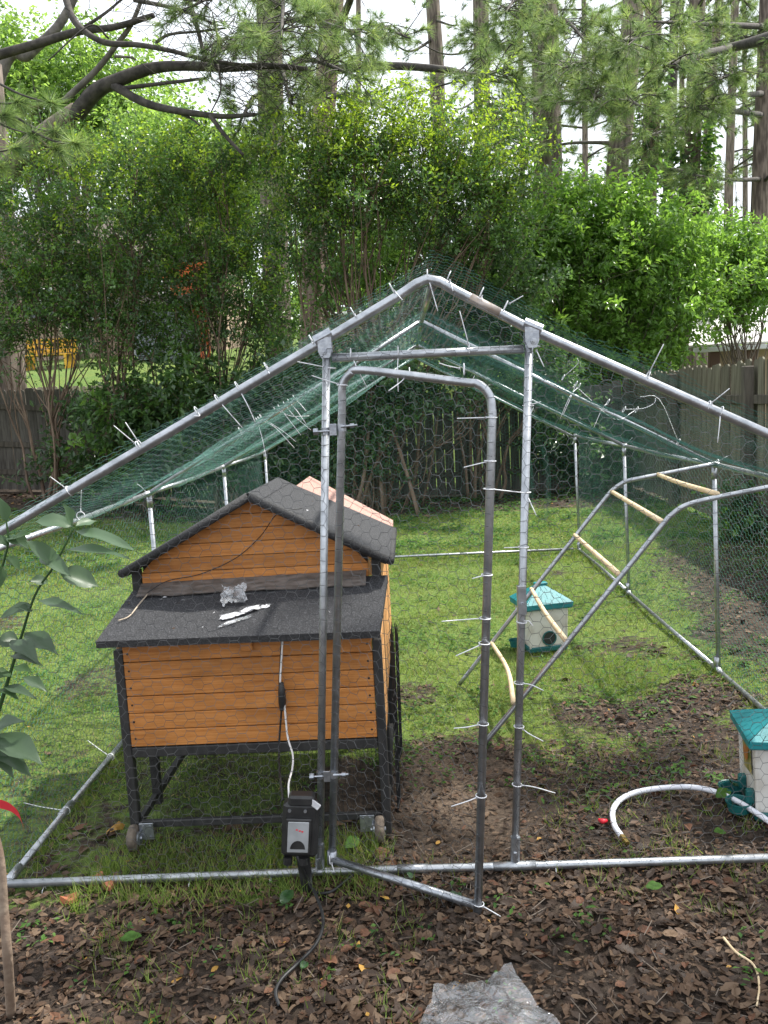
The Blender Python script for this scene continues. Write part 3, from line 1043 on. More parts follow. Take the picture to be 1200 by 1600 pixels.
leafy('crepe_myrtle', 'big vase shaped crepe myrtle with yellow green tips above the run ridge', 'shrub tree', gp(-0.566, 11.8), [((-1.058, 11.8, 4.964), (0.817, 0.563, 0.59), 200), ((-0.143, 11.8, 5.031), (0.998, 0.617, 0.545), 260), ((0.794, 11.8, 4.725), (0.908, 0.635, 0.681), 260), ((1.382, 11.8, 4.274), (0.545, 0.381, 0.408), 90), ((-0.618, 11.8, 4.311), (1.09, 0.617, 0.454), 190), ((0.502, 11.8, 3.992), (0.998, 0.617, 0.545), 200), ((-1.328, 11.8, 4.186), (0.545, 0.436, 0.545), 90), ((-1.202, 11.8, 3.412), (0.545, 0.436, 0.545), 80), ((1.187, 11.8, 3.697), (0.635, 0.436, 0.454), 100)], LM, 9, per=32, group=MYG, fresh_top=1.0, stem_r=.03, spread=.7)
leafy('crepe_myrtle', 'dark leafy shrub tree right of the run ridge behind the netting', 'shrub tree', gp(0.856, 12.6), [((0.595, 12.6, 3.246), (0.775, 0.543, 0.582), 150), ((1.247, 12.6, 3.116), (0.775, 0.582, 0.678), 170), ((0.752, 12.6, 2.497), (0.872, 0.562, 0.533), 150), ((1.499, 12.6, 2.222), (0.775, 0.504, 0.485), 120), ((1.955, 12.6, 1.68), (0.436, 0.33, 0.388), 50)], ['lf_dark', 'lf_mid', 'lf_dark', 'lf_bright'], 4, per=28, group=MYG, leaf=(.09, .045))

PV = ['lf_privet', 'lf_privet2', 'lf_privet2', 'lf_fresh']
leafy('privet_bush', 'huge bright green bush spreading over the right fence', 'bush', gp(3.137, 14.6), [((2.35, 14.6, 4.156), (1.01, 0.674, 0.674), 200), ((3.211, 14.6, 4.313), (1.01, 0.674, 0.674), 220), ((4.059, 14.6, 3.898), (1.01, 0.674, 0.674), 200), ((2.542, 14.6, 3.302), (1.24, 0.854, 0.898), 260), ((3.727, 14.6, 3.128), (1.24, 0.854, 0.898), 260), ((4.587, 14.6, 3.184), (0.898, 0.629, 0.674), 150), ((1.799, 14.6, 3.769), (0.786, 0.629, 0.786), 130), ((3.168, 14.6, 2.196), (1.35, 0.809, 0.674), 200), ((4.147, 14.6, 2.249), (0.786, 0.539, 0.562), 90)], PV, 20, per=30, leaf=(.12, .055), barkm='twig', spread=.8)
leafy('privet_bush', 'smaller arching light green bush at the right edge in front of the pines', 'bush', gp(5.94, 15.6), [((5.595, 15.6, 3.706), (0.96, 0.624, 0.6), 150), ((6.277, 15.6, 3.554), (0.84, 0.624, 0.72), 150), ((5.937, 15.6, 3.011), (0.84, 0.504, 0.42), 90)], PV, 8, per=28, leaf=(.12, .055), barkm='twig', spread=.5)

UG = 'low shrubs in front of the back fence'
UD = ['lf_dark', 'lf_dark', 'lf_mid', 'lf_bright']
leafy('low_shrub', 'low dark shrub against the grey boards at the far left', 'shrub', gp(-5.434, 12.6), [((-5.189, 12.6, 0.906), (0.678, 0.407, 0.339), 50), ((-4.814, 12.6, 1.665), (0.485, 0.31, 0.291), 40)], UD, 5, per=20, leaf=(.12, .06), group=UG, stem_r=.012)
leafy('low_shrub', 'low shrub with bright new leaves below the left myrtle stems', 'shrub', gp(-4.125, 12.1), [((-4.174, 12.1, 1.451), (0.745, 0.465, 0.419), 120), ((-3.476, 12.1, 1.875), (0.745, 0.447, 0.372), 110), ((-3.755, 12.1, 0.867), (0.745, 0.447, 0.372), 110), ((-4.53, 12.1, 0.719), (0.558, 0.335, 0.279), 60)], ['lf_dark', 'lf_mid', 'lf_bright', 'lf_fresh'], 6, per=20, leaf=(.12, .065), group=UG, stem_r=.012)
leafy('low_shrub', 'dense dark shrub behind the left eave of the run', 'shrub', gp(-2.681, 12.2), [((-2.68, 12.2, 1.555), (0.845, 0.526, 0.469), 120), ((-2.834, 12.2, 0.812), (0.938, 0.526, 0.375), 110), ((-2.036, 12.2, 1.334), (0.657, 0.488, 0.563), 130), ((-1.901, 12.2, 0.574), (0.563, 0.357, 0.328), 80)], UD, 6, per=26, leaf=(.11, .06), group=UG, stem_r=.012)
leafy('low_shrub', 'dark bushy growth behind the door of the run', 'shrub', gp(-0.707, 11.6), [((-1.282, 11.6, 1.838), (0.625, 0.464, 0.535), 140), ((-0.575, 11.6, 1.799), (0.625, 0.464, 0.535), 150), ((-0.887, 11.6, 1.022), (0.625, 0.464, 0.535), 130), ((-0.051, 11.6, 1.683), (0.535, 0.339, 0.312), 70), ((1.003, 11.6, 1.626), (0.535, 0.303, 0.223), 40)], UD, 6, per=22, leaf=(.1, .055), group=UG, stem_r=.014)
leafy('low_shrub', 'leafy shrub at the back corner under the right eave', 'shrub', gp(2.283, 12.8), [((2.16, 12.8, 0.9), (0.492, 0.394, 0.492), 80), ((2.733, 12.8, 0.479), (0.492, 0.394, 0.492), 60)], UD, 4, per=20, leaf=(.11, .06), group=UG, stem_r=.012)
leafy('low_shrub', 'small leafy plant at the foot of the mossy side fence', 'shrub', gp(3.144, 8.2), [((3.081, 8.2, 0.288), (0.252, 0.177, 0.189), 40), ((3.269, 8.2, 0.024), (0.221, 0.151, 0.158), 30)], ['lf_dark', 'lf_mid', 'lf_bright', 'lf_fresh'], 4, per=14, leaf=(.09, .05), group=UG, stem_r=.006, twig=.18)

FG = 'pale broadleaf trees far beyond the fence'
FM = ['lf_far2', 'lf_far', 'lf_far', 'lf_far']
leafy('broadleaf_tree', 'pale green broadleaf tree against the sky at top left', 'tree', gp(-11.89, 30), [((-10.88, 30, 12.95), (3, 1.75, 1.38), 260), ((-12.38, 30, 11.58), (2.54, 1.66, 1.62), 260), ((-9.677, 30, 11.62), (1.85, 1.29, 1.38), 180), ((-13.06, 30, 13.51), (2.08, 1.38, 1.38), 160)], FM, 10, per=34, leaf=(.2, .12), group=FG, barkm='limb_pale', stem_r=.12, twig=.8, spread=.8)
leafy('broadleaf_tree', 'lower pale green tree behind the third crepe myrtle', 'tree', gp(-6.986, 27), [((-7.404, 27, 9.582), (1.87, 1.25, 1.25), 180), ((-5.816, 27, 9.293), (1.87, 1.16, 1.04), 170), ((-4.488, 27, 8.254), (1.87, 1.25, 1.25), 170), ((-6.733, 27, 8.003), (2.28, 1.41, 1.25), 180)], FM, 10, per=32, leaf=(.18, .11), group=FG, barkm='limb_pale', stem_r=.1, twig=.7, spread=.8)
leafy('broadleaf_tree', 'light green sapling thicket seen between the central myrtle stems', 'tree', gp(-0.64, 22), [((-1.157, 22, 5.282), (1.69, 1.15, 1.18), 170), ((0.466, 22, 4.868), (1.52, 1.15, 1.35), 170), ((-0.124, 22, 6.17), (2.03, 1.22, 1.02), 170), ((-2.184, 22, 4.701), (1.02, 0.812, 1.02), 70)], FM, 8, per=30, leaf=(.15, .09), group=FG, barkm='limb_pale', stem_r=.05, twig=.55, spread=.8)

# ------------------------------------------------------------------ pines
def trunk_mesh(path, radii):
    b = MB()
    b.tube(spline(path, 8), radii, 14)
    return b


def tufts(nb, pos, d, n, L, W, mi):
    """needle brushes: n needles fanned round each direction d"""
    k = len(pos)
    idx = np.repeat(np.arange(k), n)
    dd = unit(d[idx] * rng.uniform(.25, 1.15, (len(idx), 1)) + rdir(len(idx)) * .62)
    dd[:, 2] -= .12
    dd = unit(dd)
    sd_ = unit(np.cross(dd, rdir(len(idx))))
    p0 = pos[idx] - d[idx] * rng.uniform(0, .06, (len(idx), 1))
    mm = np.where(rng.uniform(0, 1, len(idx)) < .12, (np.asarray(mi)[idx] + 1) % 3, np.asarray(mi)[idx])
    mm = np.where(rng.uniform(0, 1, len(idx)) < .03, 3, mm)
    nb.blades(p0, dd, sd_, L * rng.uniform(.6, 1.1, len(idx)), W, mm)


def bough(wb, nb, path, r, twigs, tl, n, L, W, start=.35, droop=.1, side=1.0, up=.1):
    P = spline(path, 7)
    wb.tube(P, r, 7)
    k = len(P)
    pos, dirs = [], []
    for q in range(twigs):
        t = start + (1 - start) * (rng.uniform(0, 1) ** .7)
        i = min(int(t * (k - 1)), k - 2)
        tan = unit(P[i + 1] - P[i])
        lat = unit(np.cross(tan, np.array([0, 0, 1.0]))) * rng.choice([-1, 1]) * side
        d = unit(tan * rng.uniform(.3, 1.0) + lat * rng.uniform(.2, 1) + np.array([0, 0, up + rng.normal() * .4]))
        ln = tl * rng.uniform(.5, 1.15)
        a = P[i]
        mid = a + d * ln * .55 + rng.normal(size=3) * .05 * ln
        e = a + d * ln + np.array([0, 0, -droop * ln]) + rng.normal(size=3) * .08 * ln
        tw = spline([a, mid, e], 3)
        wb.tube(tw, [max(.006, r[-1] * .6), .004], 4, cap=False)
        td = unit(e - mid)
        pos += [e, mid + (e - mid) * .5]
        dirs += [td, td]
        for s in range(2):                                      # side sprigs
            sdv = unit(td + rdir(1)[0] * .9)
            f = mid + (e - mid) * rng.uniform(0, .7) + sdv * ln * .3
            wb.tube(np.array([mid, f]), [.005, .003], 3, cap=False)
            pos.append(f)
            dirs.append(sdv)
    pos.append(P[-1])
    dirs.append(unit(P[-1] - P[-2]))
    pos, dirs = np.array(pos), np.array(dirs)
    tufts(nb, pos, dirs, n, L, W, rng.choice([0, 0, 0, 1, 1, 2], len(pos)))


NM = ['needle', 'needle_dark', 'needle_pale', 'needle_dead']
PG = 'pines beyond the fences'


def pine(label, path, radii, boughs, bark='pine_bark', group=PG, limbmat='limb', brush=None, auto=0, zr=(5, 13), alen=(1.5, 3.5), n=34, L=.21, W=.008, tw=16, ivy=None, cat='pine tree', name='pine_tree'):
    root = thing(name, label, cat, group)
    if path is not None:
        trunk_mesh(path, radii).build('trunk', M[bark], root, smooth=True)
    nb = MB()
    for (pth, r, k, tl, nn, LL, WW, st) in boughs:
        wb = MB()
        bough(wb, nb, pth, r, k, tl, nn, LL, WW * 1.35, start=st)
        wb.build('branch', M[limbmat], root, smooth=True)
    if auto:
        S = spline(path, 8)
        for q in range(auto):
            z = rng.uniform(*zr)
            i = int(np.argmin(np.abs(S[:, 2] - z)))
            a = rng.uniform(0, 2 * np.pi)
            l = rng.uniform(*alen)
            p0 = S[i]
            p1 = p0 + np.array([math.cos(a) * l * .55, math.sin(a) * l * .55, .12 * l])
            p2 = p0 + np.array([math.cos(a) * l, math.sin(a) * l, .05 * l + rng.normal() * .2])
            wb = MB()
            bough(wb, nb, [p0, p1, p2], [.05, .014], tw, .75, n, L, W, start=.3)
            wb.build('branch', M[limbmat], root, smooth=True)
    if brush:
        wb = MB()
        pp, dd_ = [], []
        for a, c in brush:
            a, c = np.array(a), np.array(c)
            wb.tube(spline([a, (a + c) / 2 + np.array([0, 0, -.03]), c], 4), [.012, .005], 6)
            pp.append(c)
            dd_.append(unit(c - a))
            pp.append(c - unit(c - a) * .05)
            dd_.append(unit(c - a) * .3)
        wb.build('branch', M[limbmat], root, smooth=True)
        tufts(nb, np.array(pp), np.array(dd_), 120, .19, .0046, rng.choice([0, 0, 2, 1], len(pp)))
    if nb.n:
        nb.build('needles', [M[k] for k in NM], root)
    if ivy:
        S = spline(path, 14)
        z0, z1, rr, cnt = ivy
        S = S[(S[:, 2] > z0) & (S[:, 2] < z1)]
        idx = rng.integers(0, len(S), cnt)
        a = rng.uniform(0, 2 * np.pi, cnt)
        rad = rr * rng.uniform(.8, 1.9, cnt)
        p = S[idx] + np.stack([np.cos(a) * rad, np.sin(a) * rad, rng.normal(size=cnt) * .25], -1)
        dr = unit(np.stack([np.cos(a), np.sin(a), -.5 + rng.normal(size=cnt) * .4], -1))
        b = MB()
        b.leaves2(p, dr, unit(np.stack([np.cos(a), np.sin(a), np.full(cnt, .8)], -1) + rng.normal(size=(cnt, 3)) * .3), .2, .16, rng.integers(0, 3, cnt))
        b.build('ivy', [M['lf_ivy'], M['lf_mid'], M['lf_bright']], root)
    return root


# trunks standing beyond the back fence, left to right
pine('thick pine trunk rising behind the gap between the third and the central crepe myrtle', [gp(-2.545, 16, -.2), (-2.439, 16, 3.772), (-2.33, 16, 6.629), (-2.149, 16, 10.09)], [.27, .22], [
    ([(-2.364, 16, 5.16), (-1.902, 14, 4.998), (-1.494, 12.5, 4.348)], [.04, .012], 18, .5, 36, .2, .0042, .3),
    ([(-2.338, 16, 6.18), (-2.219, 14, 5.661), (-2.24, 12.5, 4.998)], [.04, .012], 18, .5, 36, .2, .0042, .3),
    ([(-2.33, 16, 6.629), (-1.888, 14, 5.935), (-1.741, 12, 5.021)], [.04, .012], 20, .5, 36, .2, .0042, .3),
    ([(-2.29, 16, 7.182), (-1.407, 13, 6.588), (-0.479, 10.5, 5.396)], [.07, .015], 36, .6, 42, .2, .0042, .3),
    ([(-2.281, 16, 7.951), (-2.235, 13, 6.952), (-2.222, 10.5, 5.724)], [.07, .015], 26, .55, 40, .2, .0042, .35),
    ([(-2.249, 16, 8.384), (-1.27, 12, 6.728), (-0.45, 9.5, 5.483)], [.06, .014], 34, .55, 42, .2, .004, .3),
    ([(-2.305, 16, 6.961), (-2.106, 13, 6.141), (-2.02, 11, 5.143)], [.06, .014], 22, .5, 36, .19, .0042, .35),
    ([(-2.266, 16, 7.512), (-1.7, 13, 6.473), (-1.363, 11, 5.255)], [.06, .014], 30, .55, 40, .2, .0042, .3),
    ([(-2.218, 16, 8.814), (-1.507, 12, 7.067), (-1.244, 9.5, 5.471)], [.06, .014], 30, .55, 40, .2, .004, .3),
    ([(-2.195, 16, 9.134), (-2.014, 12, 7.261), (-2.293, 10, 6.081)], [.06, .014], 28, .55, 40, .2, .004, .35)], auto=4, zr=(8.5, 11))
pine('leaning dark pine trunk crossing behind the top of the central crepe myrtle', [gp(-2.288, 18, -.2), (-1.93, 18, 4.267), (-1.299, 18, 8.915), (-0.908, 18, 11.05)], [.27, .2], [
    ([(-1.377, 18, 8.306), (-0.209, 16, 7.566), (0.742, 14.5, 6.892), (1.167, 13.5, 6.41), (1.617, 12.5, 6.108)], [.09, .02], 26, .7, 40, .2, .005, .62),
    ([(-1.46, 18, 7.816), (-0.701, 16, 7.103), (-0.214, 14, 6.441)], [.07, .02], 6, .5, 30, .2, .005, .6),
    ([(-1.161, 18, 9.028), (-0.826, 17, 9.11), (-0.583, 16, 9.133)], [.09, .05], 2, .4, 20, .2, .005, .8),
    ([(-1.242, 18, 8.789), (-0.383, 15, 7.844), (0.208, 13, 6.793)], [.05, .014], 22, .6, 36, .2, .005, .4)], auto=3, zr=(10, 12), bark='pine_bark_red')
pine('slim straight pine trunk left of its pair against the white sky', [gp(1.038, 28, -.2), (1.35, 28, 10.88), (1.328, 28, 13.92), (1.341, 28, 17.6)], [.26, .2], [
    ([(1.316, 28, 12.79), (0.511, 27, 12.07), (-0.149, 26, 12.08)], [.05, .014], 10, .8, 30, .22, .007, .4),
    ([(1.302, 28, 13.36), (1.902, 27, 12.71), (1.952, 27, 12.98)], [.04, .014], 2, .5, 24, .22, .007, .8)], auto=3, zr=(13, 15))
pine('straight pine trunk right of its pair against the white sky', [gp(2.35, 27, -.2), (2.609, 27, 8.962), (2.721, 27, 13.38), (2.801, 27, 16.92)], [.27, .22], [
    ([(2.688, 27, 12.02), (1.607, 26, 11.52), (0.659, 25, 11.54)], [.04, .012], 5, .7, 26, .22, .007, .6),
    ([(2.654, 27, 10.64), (1.918, 26, 9.989), (1.482, 25, 9.774)], [.04, .012], 5, .6, 26, .22, .007, .6)], auto=3, zr=(13, 15))
pine('broad pine trunk half hidden by needles above the big green bush', [gp(3.662, 22, -.2), (3.736, 22, 7.335), (3.747, 22, 11.09), (3.752, 22, 13.4)], [.38, .3], [
    ([(3.741, 22, 9.759), (2.516, 19, 8.814), (1.763, 17, 8.31)], [.07, .016], 34, .8, 40, .22, .006, .3),
    ([(3.731, 22, 8.859), (2.476, 19, 7.648), (1.891, 17, 6.791)], [.07, .016], 36, .8, 40, .22, .006, .3),
    ([(3.75, 22, 8.404), (2.881, 20, 7.329), (2.314, 18, 6.517)], [.06, .016], 32, .8, 40, .22, .006, .3),
    ([(3.762, 22, 10.5), (3.423, 18, 8.969), (3.478, 16, 7.686)], [.06, .016], 30, .8, 40, .22, .006, .3),
    ([(3.739, 22, 10.8), (2.539, 18, 9.389), (2.012, 16, 8.319)], [.06, .016], 26, .8, 40, .22, .006, .3)], auto=8, zr=(7, 13))
pine('stout pine trunk with a bare pale side limb above the right of the big bush', [gp(4.722, 20, -.2), (4.925, 20, 5.943), (5.08, 20, 7.399), (5.344, 20, 9.693), (5.484, 20, 11.66)], [.26, .22], [
    ([(4.943, 20, 6.125), (5.027, 19.7, 6.172), (5.273, 19.3, 6.11), (5.684, 19, 5.996)], [.05, .02], 1, .2, 8, .2, .006, .95),
    ([(5.295, 20, 9.294), (3.357, 15, 7.093), (2.333, 12.5, 6.062)], [.08, .018], 34, .7, 42, .2, .005, .35),
    ([(5.183, 20, 8.489), (3.368, 14, 6.232), (2.978, 11, 5.018)], [.06, .015], 34, .6, 44, .2, .0045, .4),
    ([(5.289, 20, 8.89), (3.43, 14, 6.893), (2.989, 11, 5.801)], [.06, .015], 34, .6, 44, .2, .0045, .4),
    ([(5.216, 20, 8.759), (3.22, 14, 6.337), (2.612, 12, 5.374)], [.06, .015], 34, .6, 44, .2, .0045, .4)], auto=8, zr=(6.5, 13), limbmat='limb_pale')
pine('ivy hung pine trunk just right of the stout one', [gp(6.994, 25, -.2), (7.066, 25, 6.723), (7.201, 25, 8.982), (7.319, 25, 13.18)], [.26, .22], [], auto=7, zr=(8, 16), ivy=(5.5, 11.5, .26, 900), bark='pine_bark_red', W=.008, L=.24)
pine('thin dark pine trunk between the two ivy hung trunks', [gp(8.128, 27, -.2), (8.246, 27, 7.101), (8.408, 27, 10.09), (8.554, 27, 14.06)], [.16, .13], [], auto=6, zr=(8, 16), W=.008, L=.24, bark='limb')
pine('tall pine trunk with a thick skirt of ivy low down at right', [gp(7.232, 22, -.2), (7.291, 22, 5.882), (7.438, 22, 9.963), (7.508, 22, 12)], [.21, .18], [
    ([(7.404, 22, 9.373), (6.475, 18, 8.165), (6.197, 16, 7.508), (5.952, 14, 6.869)], [.06, .1], 3, .5, 20, .2, .006, .9),
    ([(7.365, 22, 7.874), (5.749, 19, 6.983), (4.644, 17, 6.324)], [.05, .014], 22, .8, 36, .22, .006, .3),
    ([(7.328, 22, 6.807), (6.049, 20, 6.478), (5.331, 19, 6.284)], [.05, .014], 22, .8, 36, .22, .006, .3)], auto=9, zr=(6, 13), ivy=(4.6, 8.0, .3, 1100))
pine('slender grey pine trunk beside the ivy skirted one', [gp(9.995, 29, -.2), (10.06, 29, 6.824), (10.28, 29, 10.85), (10.69, 29, 14.89)], [.17, .13], [], auto=6, zr=(7, 17), W=.009, L=.25)
pine('pale distant pine trunk between the slender one and the right edge', [gp(13.4, 36, -.2), (13.5, 36, 8.166), (13.6, 36, 11.8), (13.8, 36, 17.61)], [.2, .15], [], auto=8, zr=(8, 20), W=.011, L=.28)
pine('dark barked pine trunk close to the right edge', [gp(8.466, 21, -.2), (8.569, 21, 5.068), (8.66, 21, 7.772), (8.798, 21, 11.41)], [.22, .19], [
    ([(8.623, 21, 6.322), (7.11, 19, 5.896), (5.556, 17, 5.594)], [.06, .016], 22, .8, 36, .22, .006, .3),
    ([(8.645, 21, 7.773), (6.602, 18, 7.033), (4.921, 15.5, 6.372)], [.07, .018], 20, .7, 36, .22, .006, .45),
    ([(8.642, 21, 8.261), (6.858, 18, 7.287), (5.286, 15.5, 6.465)], [.07, .018], 22, .7, 36, .22, .006, .4),
    ([(8.692, 21, 9.729), (5.872, 17, 8.304), (4.126, 14.5, 7.397)], [.07, .018], 24, .7, 36, .22, .006, .4),
    ([(8.694, 21, 9.477), (6.47, 17, 7.854), (4.719, 14, 6.658), (3.588, 12, 5.819)], [.09, .03], 10, .5, 36, .2, .005, .6),
    ([(8.609, 21, 8.776), (6.471, 17, 7.373), (5.38, 15, 6.607)], [.06, .018], 26, .7, 36, .22, .006, .3)], auto=6, zr=(6, 12))
pine('distant pine standing behind the paired slim trunks', [gp(5.78, 42, -.2), (6.01, 42, 14.13), (6.14, 42, 20.95)], [.15, .11], [], auto=22, zr=(7, 22), alen=(2, 4.5), W=.013, L=.3, n=30, tw=18)
pine('distant pine filling the gap left of the stout trunk', [gp(8.356, 40, -.2), (8.58, 40, 13.35), (8.666, 40, 19.84)], [.15, .11], [], auto=22, zr=(6, 21), alen=(2, 4.5), W=.013, L=.3, n=30, tw=18)
pine('distant pine behind the ivy hung trunks', [gp(14.23, 44, -.2), (14.25, 44, 14.23), (14.24, 44, 21.35)], [.15, .11], [], auto=24, zr=(7, 23), alen=(2, 5), W=.013, L=.3, n=30, tw=18)
pine('distant pine behind the right edge trunk', [gp(18.2, 46, -.2), (18.13, 46, 14.61), (18.04, 46, 22.04)], [.15, .11], [], auto=16, zr=(12, 24), alen=(2, 5), W=.013, L=.3, n=28, tw=16)
pine('distant pine showing low behind the thick trunk and the central crepe myrtle', [gp(-2.303, 40, -.2), (-1.7, 40, 14), (-1.321, 40, 20.51)], [.15, .11], [], auto=14, zr=(9, 15), alen=(2, 4.5), W=.013, L=.3, n=30, tw=18)

# big old trees at the left
lt = thing('leaning_tree', 'old leaning tree whose thick dark limb arches over from the left', 'tree')
LY = 12.6
tb = MB()
tb.tube(spline([gp(-7.476, 12.6, -.2), (-6.936, 12.6, 2.93), (-6.258, 12.5, 4.453), (-5.648, 12.4, 5.181), (-5.025, 12.3, 5.586), (-4.517, 12.2, 5.832)], 8), [.24, .11], 12)
tb.build('trunk', M['pine_bark'], lt, smooth=True)
lb = MB()
for pts, r in (
    ([(-4.542, 12.2, 5.766), (-4.153, 12, 5.986), (-3.797, 11.9, 6.077), (-3.345, 11.8, 6.15), (-2.861, 11.6, 6.085), (-2.165, 11.4, 5.941), (-1.636, 11.2, 5.856), (-1.131, 11, 5.71)], [.115, .03]),
    ([(-3.865, 11.9, 6.007), (-3.416, 11.7, 5.696), (-2.986, 11.5, 5.506), (-2.606, 11.3, 5.369), (-2.24, 11.2, 5.282), (-1.828, 11, 5.215)], [.06, .025]),
    ([(-2.447, 11.25, 5.327), (-2.24, 11.1, 5.017), (-2.011, 11, 4.741)], [.032, .02]),
    ([(-2.986, 11.5, 5.506), (-2.718, 11.4, 5.345), (-2.602, 11.3, 5.227)], [.022, .01]),
    ([(-3.73, 11.85, 5.948), (-3.266, 11.7, 5.914), (-2.7, 11.5, 5.863), (-2.491, 11.4, 5.837)], [.032, .016]),
    ([(-5.704, 12.4, 6.697), (-4.964, 12.2, 6.739), (-4.34, 12, 6.767), (-3.744, 11.8, 6.71), (-3.161, 11.6, 6.73)], [.07, .035]),
    ([(-4.464, 12, 7.264), (-4.274, 11.8, 6.801), (-3.87, 11.6, 6.452), (-3.349, 11.4, 6.299), (-2.888, 11.2, 6.121), (-2.326, 11, 5.885), (-1.723, 10.8, 5.704)], [.05, .018]),
    ([(-3.078, 11.3, 6.273), (-2.871, 11.2, 6.311), (-2.458, 11, 6.239), (-2.101, 10.9, 6.212)], [.022, .012]),
    ([(-4.34, 12, 6.767), (-3.856, 11.8, 6.893), (-3.474, 11.6, 7.017)], [.025, .012]),
    ([(-2.592, 11.2, 6.702), (-2.48, 11.1, 6.275), (-2.406, 11, 5.89)], [.035, .02]),
    ([(-3.397, 11.6, 6.934), (-2.747, 11.3, 6.643), (-2.213, 11, 6.291)], [.03, .014]),
    ([(-3.781, 11.6, 6.486), (-3.952, 11.4, 6.572), (-4.464, 11.2, 6.1)], [.014, .008]),
    ([(-2.288, 11.2, 5.921), (-2.233, 11, 5.538), (-2.355, 10.9, 5.246)], [.014, .008])):
    lb.tube(spline(pts, 7), r, 8)
lb.build('limbs', M['limb'], lt, smooth=True)
l2 = MB()
for pts, r in (([(-4.648, 12.1, 5.926), (-4.125, 12, 6.258), (-3.78, 11.9, 6.526), (-3.525, 11.8, 6.727), (-3.29, 11.7, 7.05)], [.045, .025]), ([(-3.811, 11.9, 6.381), (-3.565, 11.8, 6.311), (-3.507, 11.8, 6.275)], [.02, .01])):
    l2.tube(spline(pts, 7), r, 8)
l2.build('pale_limb', M['limb_pale'], lt, smooth=True)
# bare twigs hanging off the limbs
tw_ = MB()
A_, B_ = [], []
for o, c in (((-2.326, 11, 5.885), 70), ((-1.723, 10.8, 5.704), 60), ((-2.75, 11.3, 6.605), 60), ((-3.496, 11.6, 6.783), 40), ((-2.101, 10.9, 6.212), 50), ((-1.212, 11, 5.7), 50)):
    for q in range(c):
        a = np.array(o) + rng.normal(size=3) * np.array([.35, .3, .16])
        d = unit(np.array([.5, rng.normal() * .4, rng.normal() * .5])) * rng.uniform(.15, .45)
        A_ += [a, a + d]
        B_ += [a + d, a + d * 1.5 + rng.normal(size=3) * .09]
tw_.segs(A_, B_, .0045)
tw_.build('twigs', M['limb'], lt, kind='stuff')
pine('stout leaning trunk crossing behind the two left crepe myrtles', [gp(-7.958, 15.5, -.2), (-7.127, 15.5, 3.748), (-6.547, 15.5, 4.457), (-6.052, 15.5, 5.105), (-5.772, 15.5, 5.534)], [.24, .16], [], name='leaning_tree', cat='tree', group=None)
pine('pale leaning trunk crossing the top left corner', [gp(-10.46, 17, -.2), (-7.873, 17, 7.881), (-7.092, 17, 8.596), (-6.475, 17, 9.057), (-5.965, 17, 9.738)], [.13, .07], [], bark='limb_pale', name='leaning_tree', cat='tree', group=None)
pine('massive pine trunk standing at the left edge behind the fence', [gp(-7.295, 14.6, -.2), (-7.118, 14.6, 3.098), (-7.034, 14.6, 4.392), (-6.931, 14.6, 7.504)], [.42, .33], [], group=None)
# overhanging near pine boughs at the left: the trunk stands just outside the picture
pine('near pine whose drooping needle brushes hang in at the left edge', [(-5.6, 6.6, 0.0), (-5.5, 6.7, 3.5), (-5.3, 6.8, 7.5)], [.24, .16], [], brush=[
    ((-5.45, 6.75, 4.9), (-3.114, 6.9, 3.942)), ((-3.111, 6.9, 3.966), (-2.65, 6.6, 3.71)), ((-3.366, 6.8, 3.997), (-2.824, 6.6, 3.703)), ((-2.845, 6.6, 3.736), (-2.454, 6.5, 3.59)), ((-3.237, 6.8, 4.226), (-2.608, 6.5, 3.882)),
    ((-3.486, 6.8, 3.861), (-3.063, 6.7, 3.908)), ((-3.403, 6.6, 3.654), (-3.067, 6.5, 3.457)), ((-3.403, 6.6, 3.654), (-2.915, 6.5, 3.586)), ((-3.307, 6.7, 4.054), (-2.966, 6.8, 4.02)), ((-2.842, 6.7, 3.719), (-2.644, 6.6, 3.579))], group=None)

pine('unseen tall pine added outside the right fence so its high boughs shade the front of the run', [(6.9, 4.6, -.2), (6.85, 4.6, 6), (6.7, 4.6, 13)], [.3, .2], [  # added tree, out of view, placed to shade the front of the run
    ([(6.8, 4.6, 9.0), (5.6, 3.9, 9.6), (4.3, 3.2, 9.4)], [.07, .02], 34, 1.0, 40, .24, .014, .3),
    ([(6.8, 4.6, 8.0), (5.8, 4.6, 8.6), (4.6, 5.0, 8.5)], [.07, .02], 30, 1.0, 40, .24, .014, .3),
    ([(6.8, 4.6, 10.0), (5.4, 3.2, 10.6), (3.9, 2.4, 10.5)], [.07, .02], 34, 1.0, 40, .24, .014, .3),
    ([(6.8, 4.6, 10.6), (6.6, 3.2, 11.0), (6.0, 1.9, 10.8)], [.07, .02], 30, 1.0, 40, .24, .014, .3),
    ([(6.8, 4.6, 11.6), (5.6, 4.4, 12.0), (4.4, 4.0, 11.9)], [.07, .02], 30, 1.0, 40, .24, .014, .3)], group=None)

# far wood that closes the view beyond the gardens
wood = MB()
n = 14000
a = rng.uniform(-62, 62, n)
yy = rng.uniform(52, 66, n)
zz = hgt(a, yy) * .4 + rng.uniform(0, 1, n) ** 1.3 * (7.5 + 3 * wav(a, yy * 0, .25) - .045 * a)
cx = np.stack([a, yy, zz], -1)
cx = np.repeat(cx, 6, 0) + rng.normal(size=(n * 6, 3)) * .6
wood.leaves2(cx, rdir(n * 6), unit(rng.normal(size=(n * 6, 3)) * .5 + np.array([0, 0, 1])), .55, .38, rng.integers(0, 3, n * 6))
wood.build('distant_wood', [M['lf_mid'], M['lf_far2'], M['lf_far']], kind='stuff')

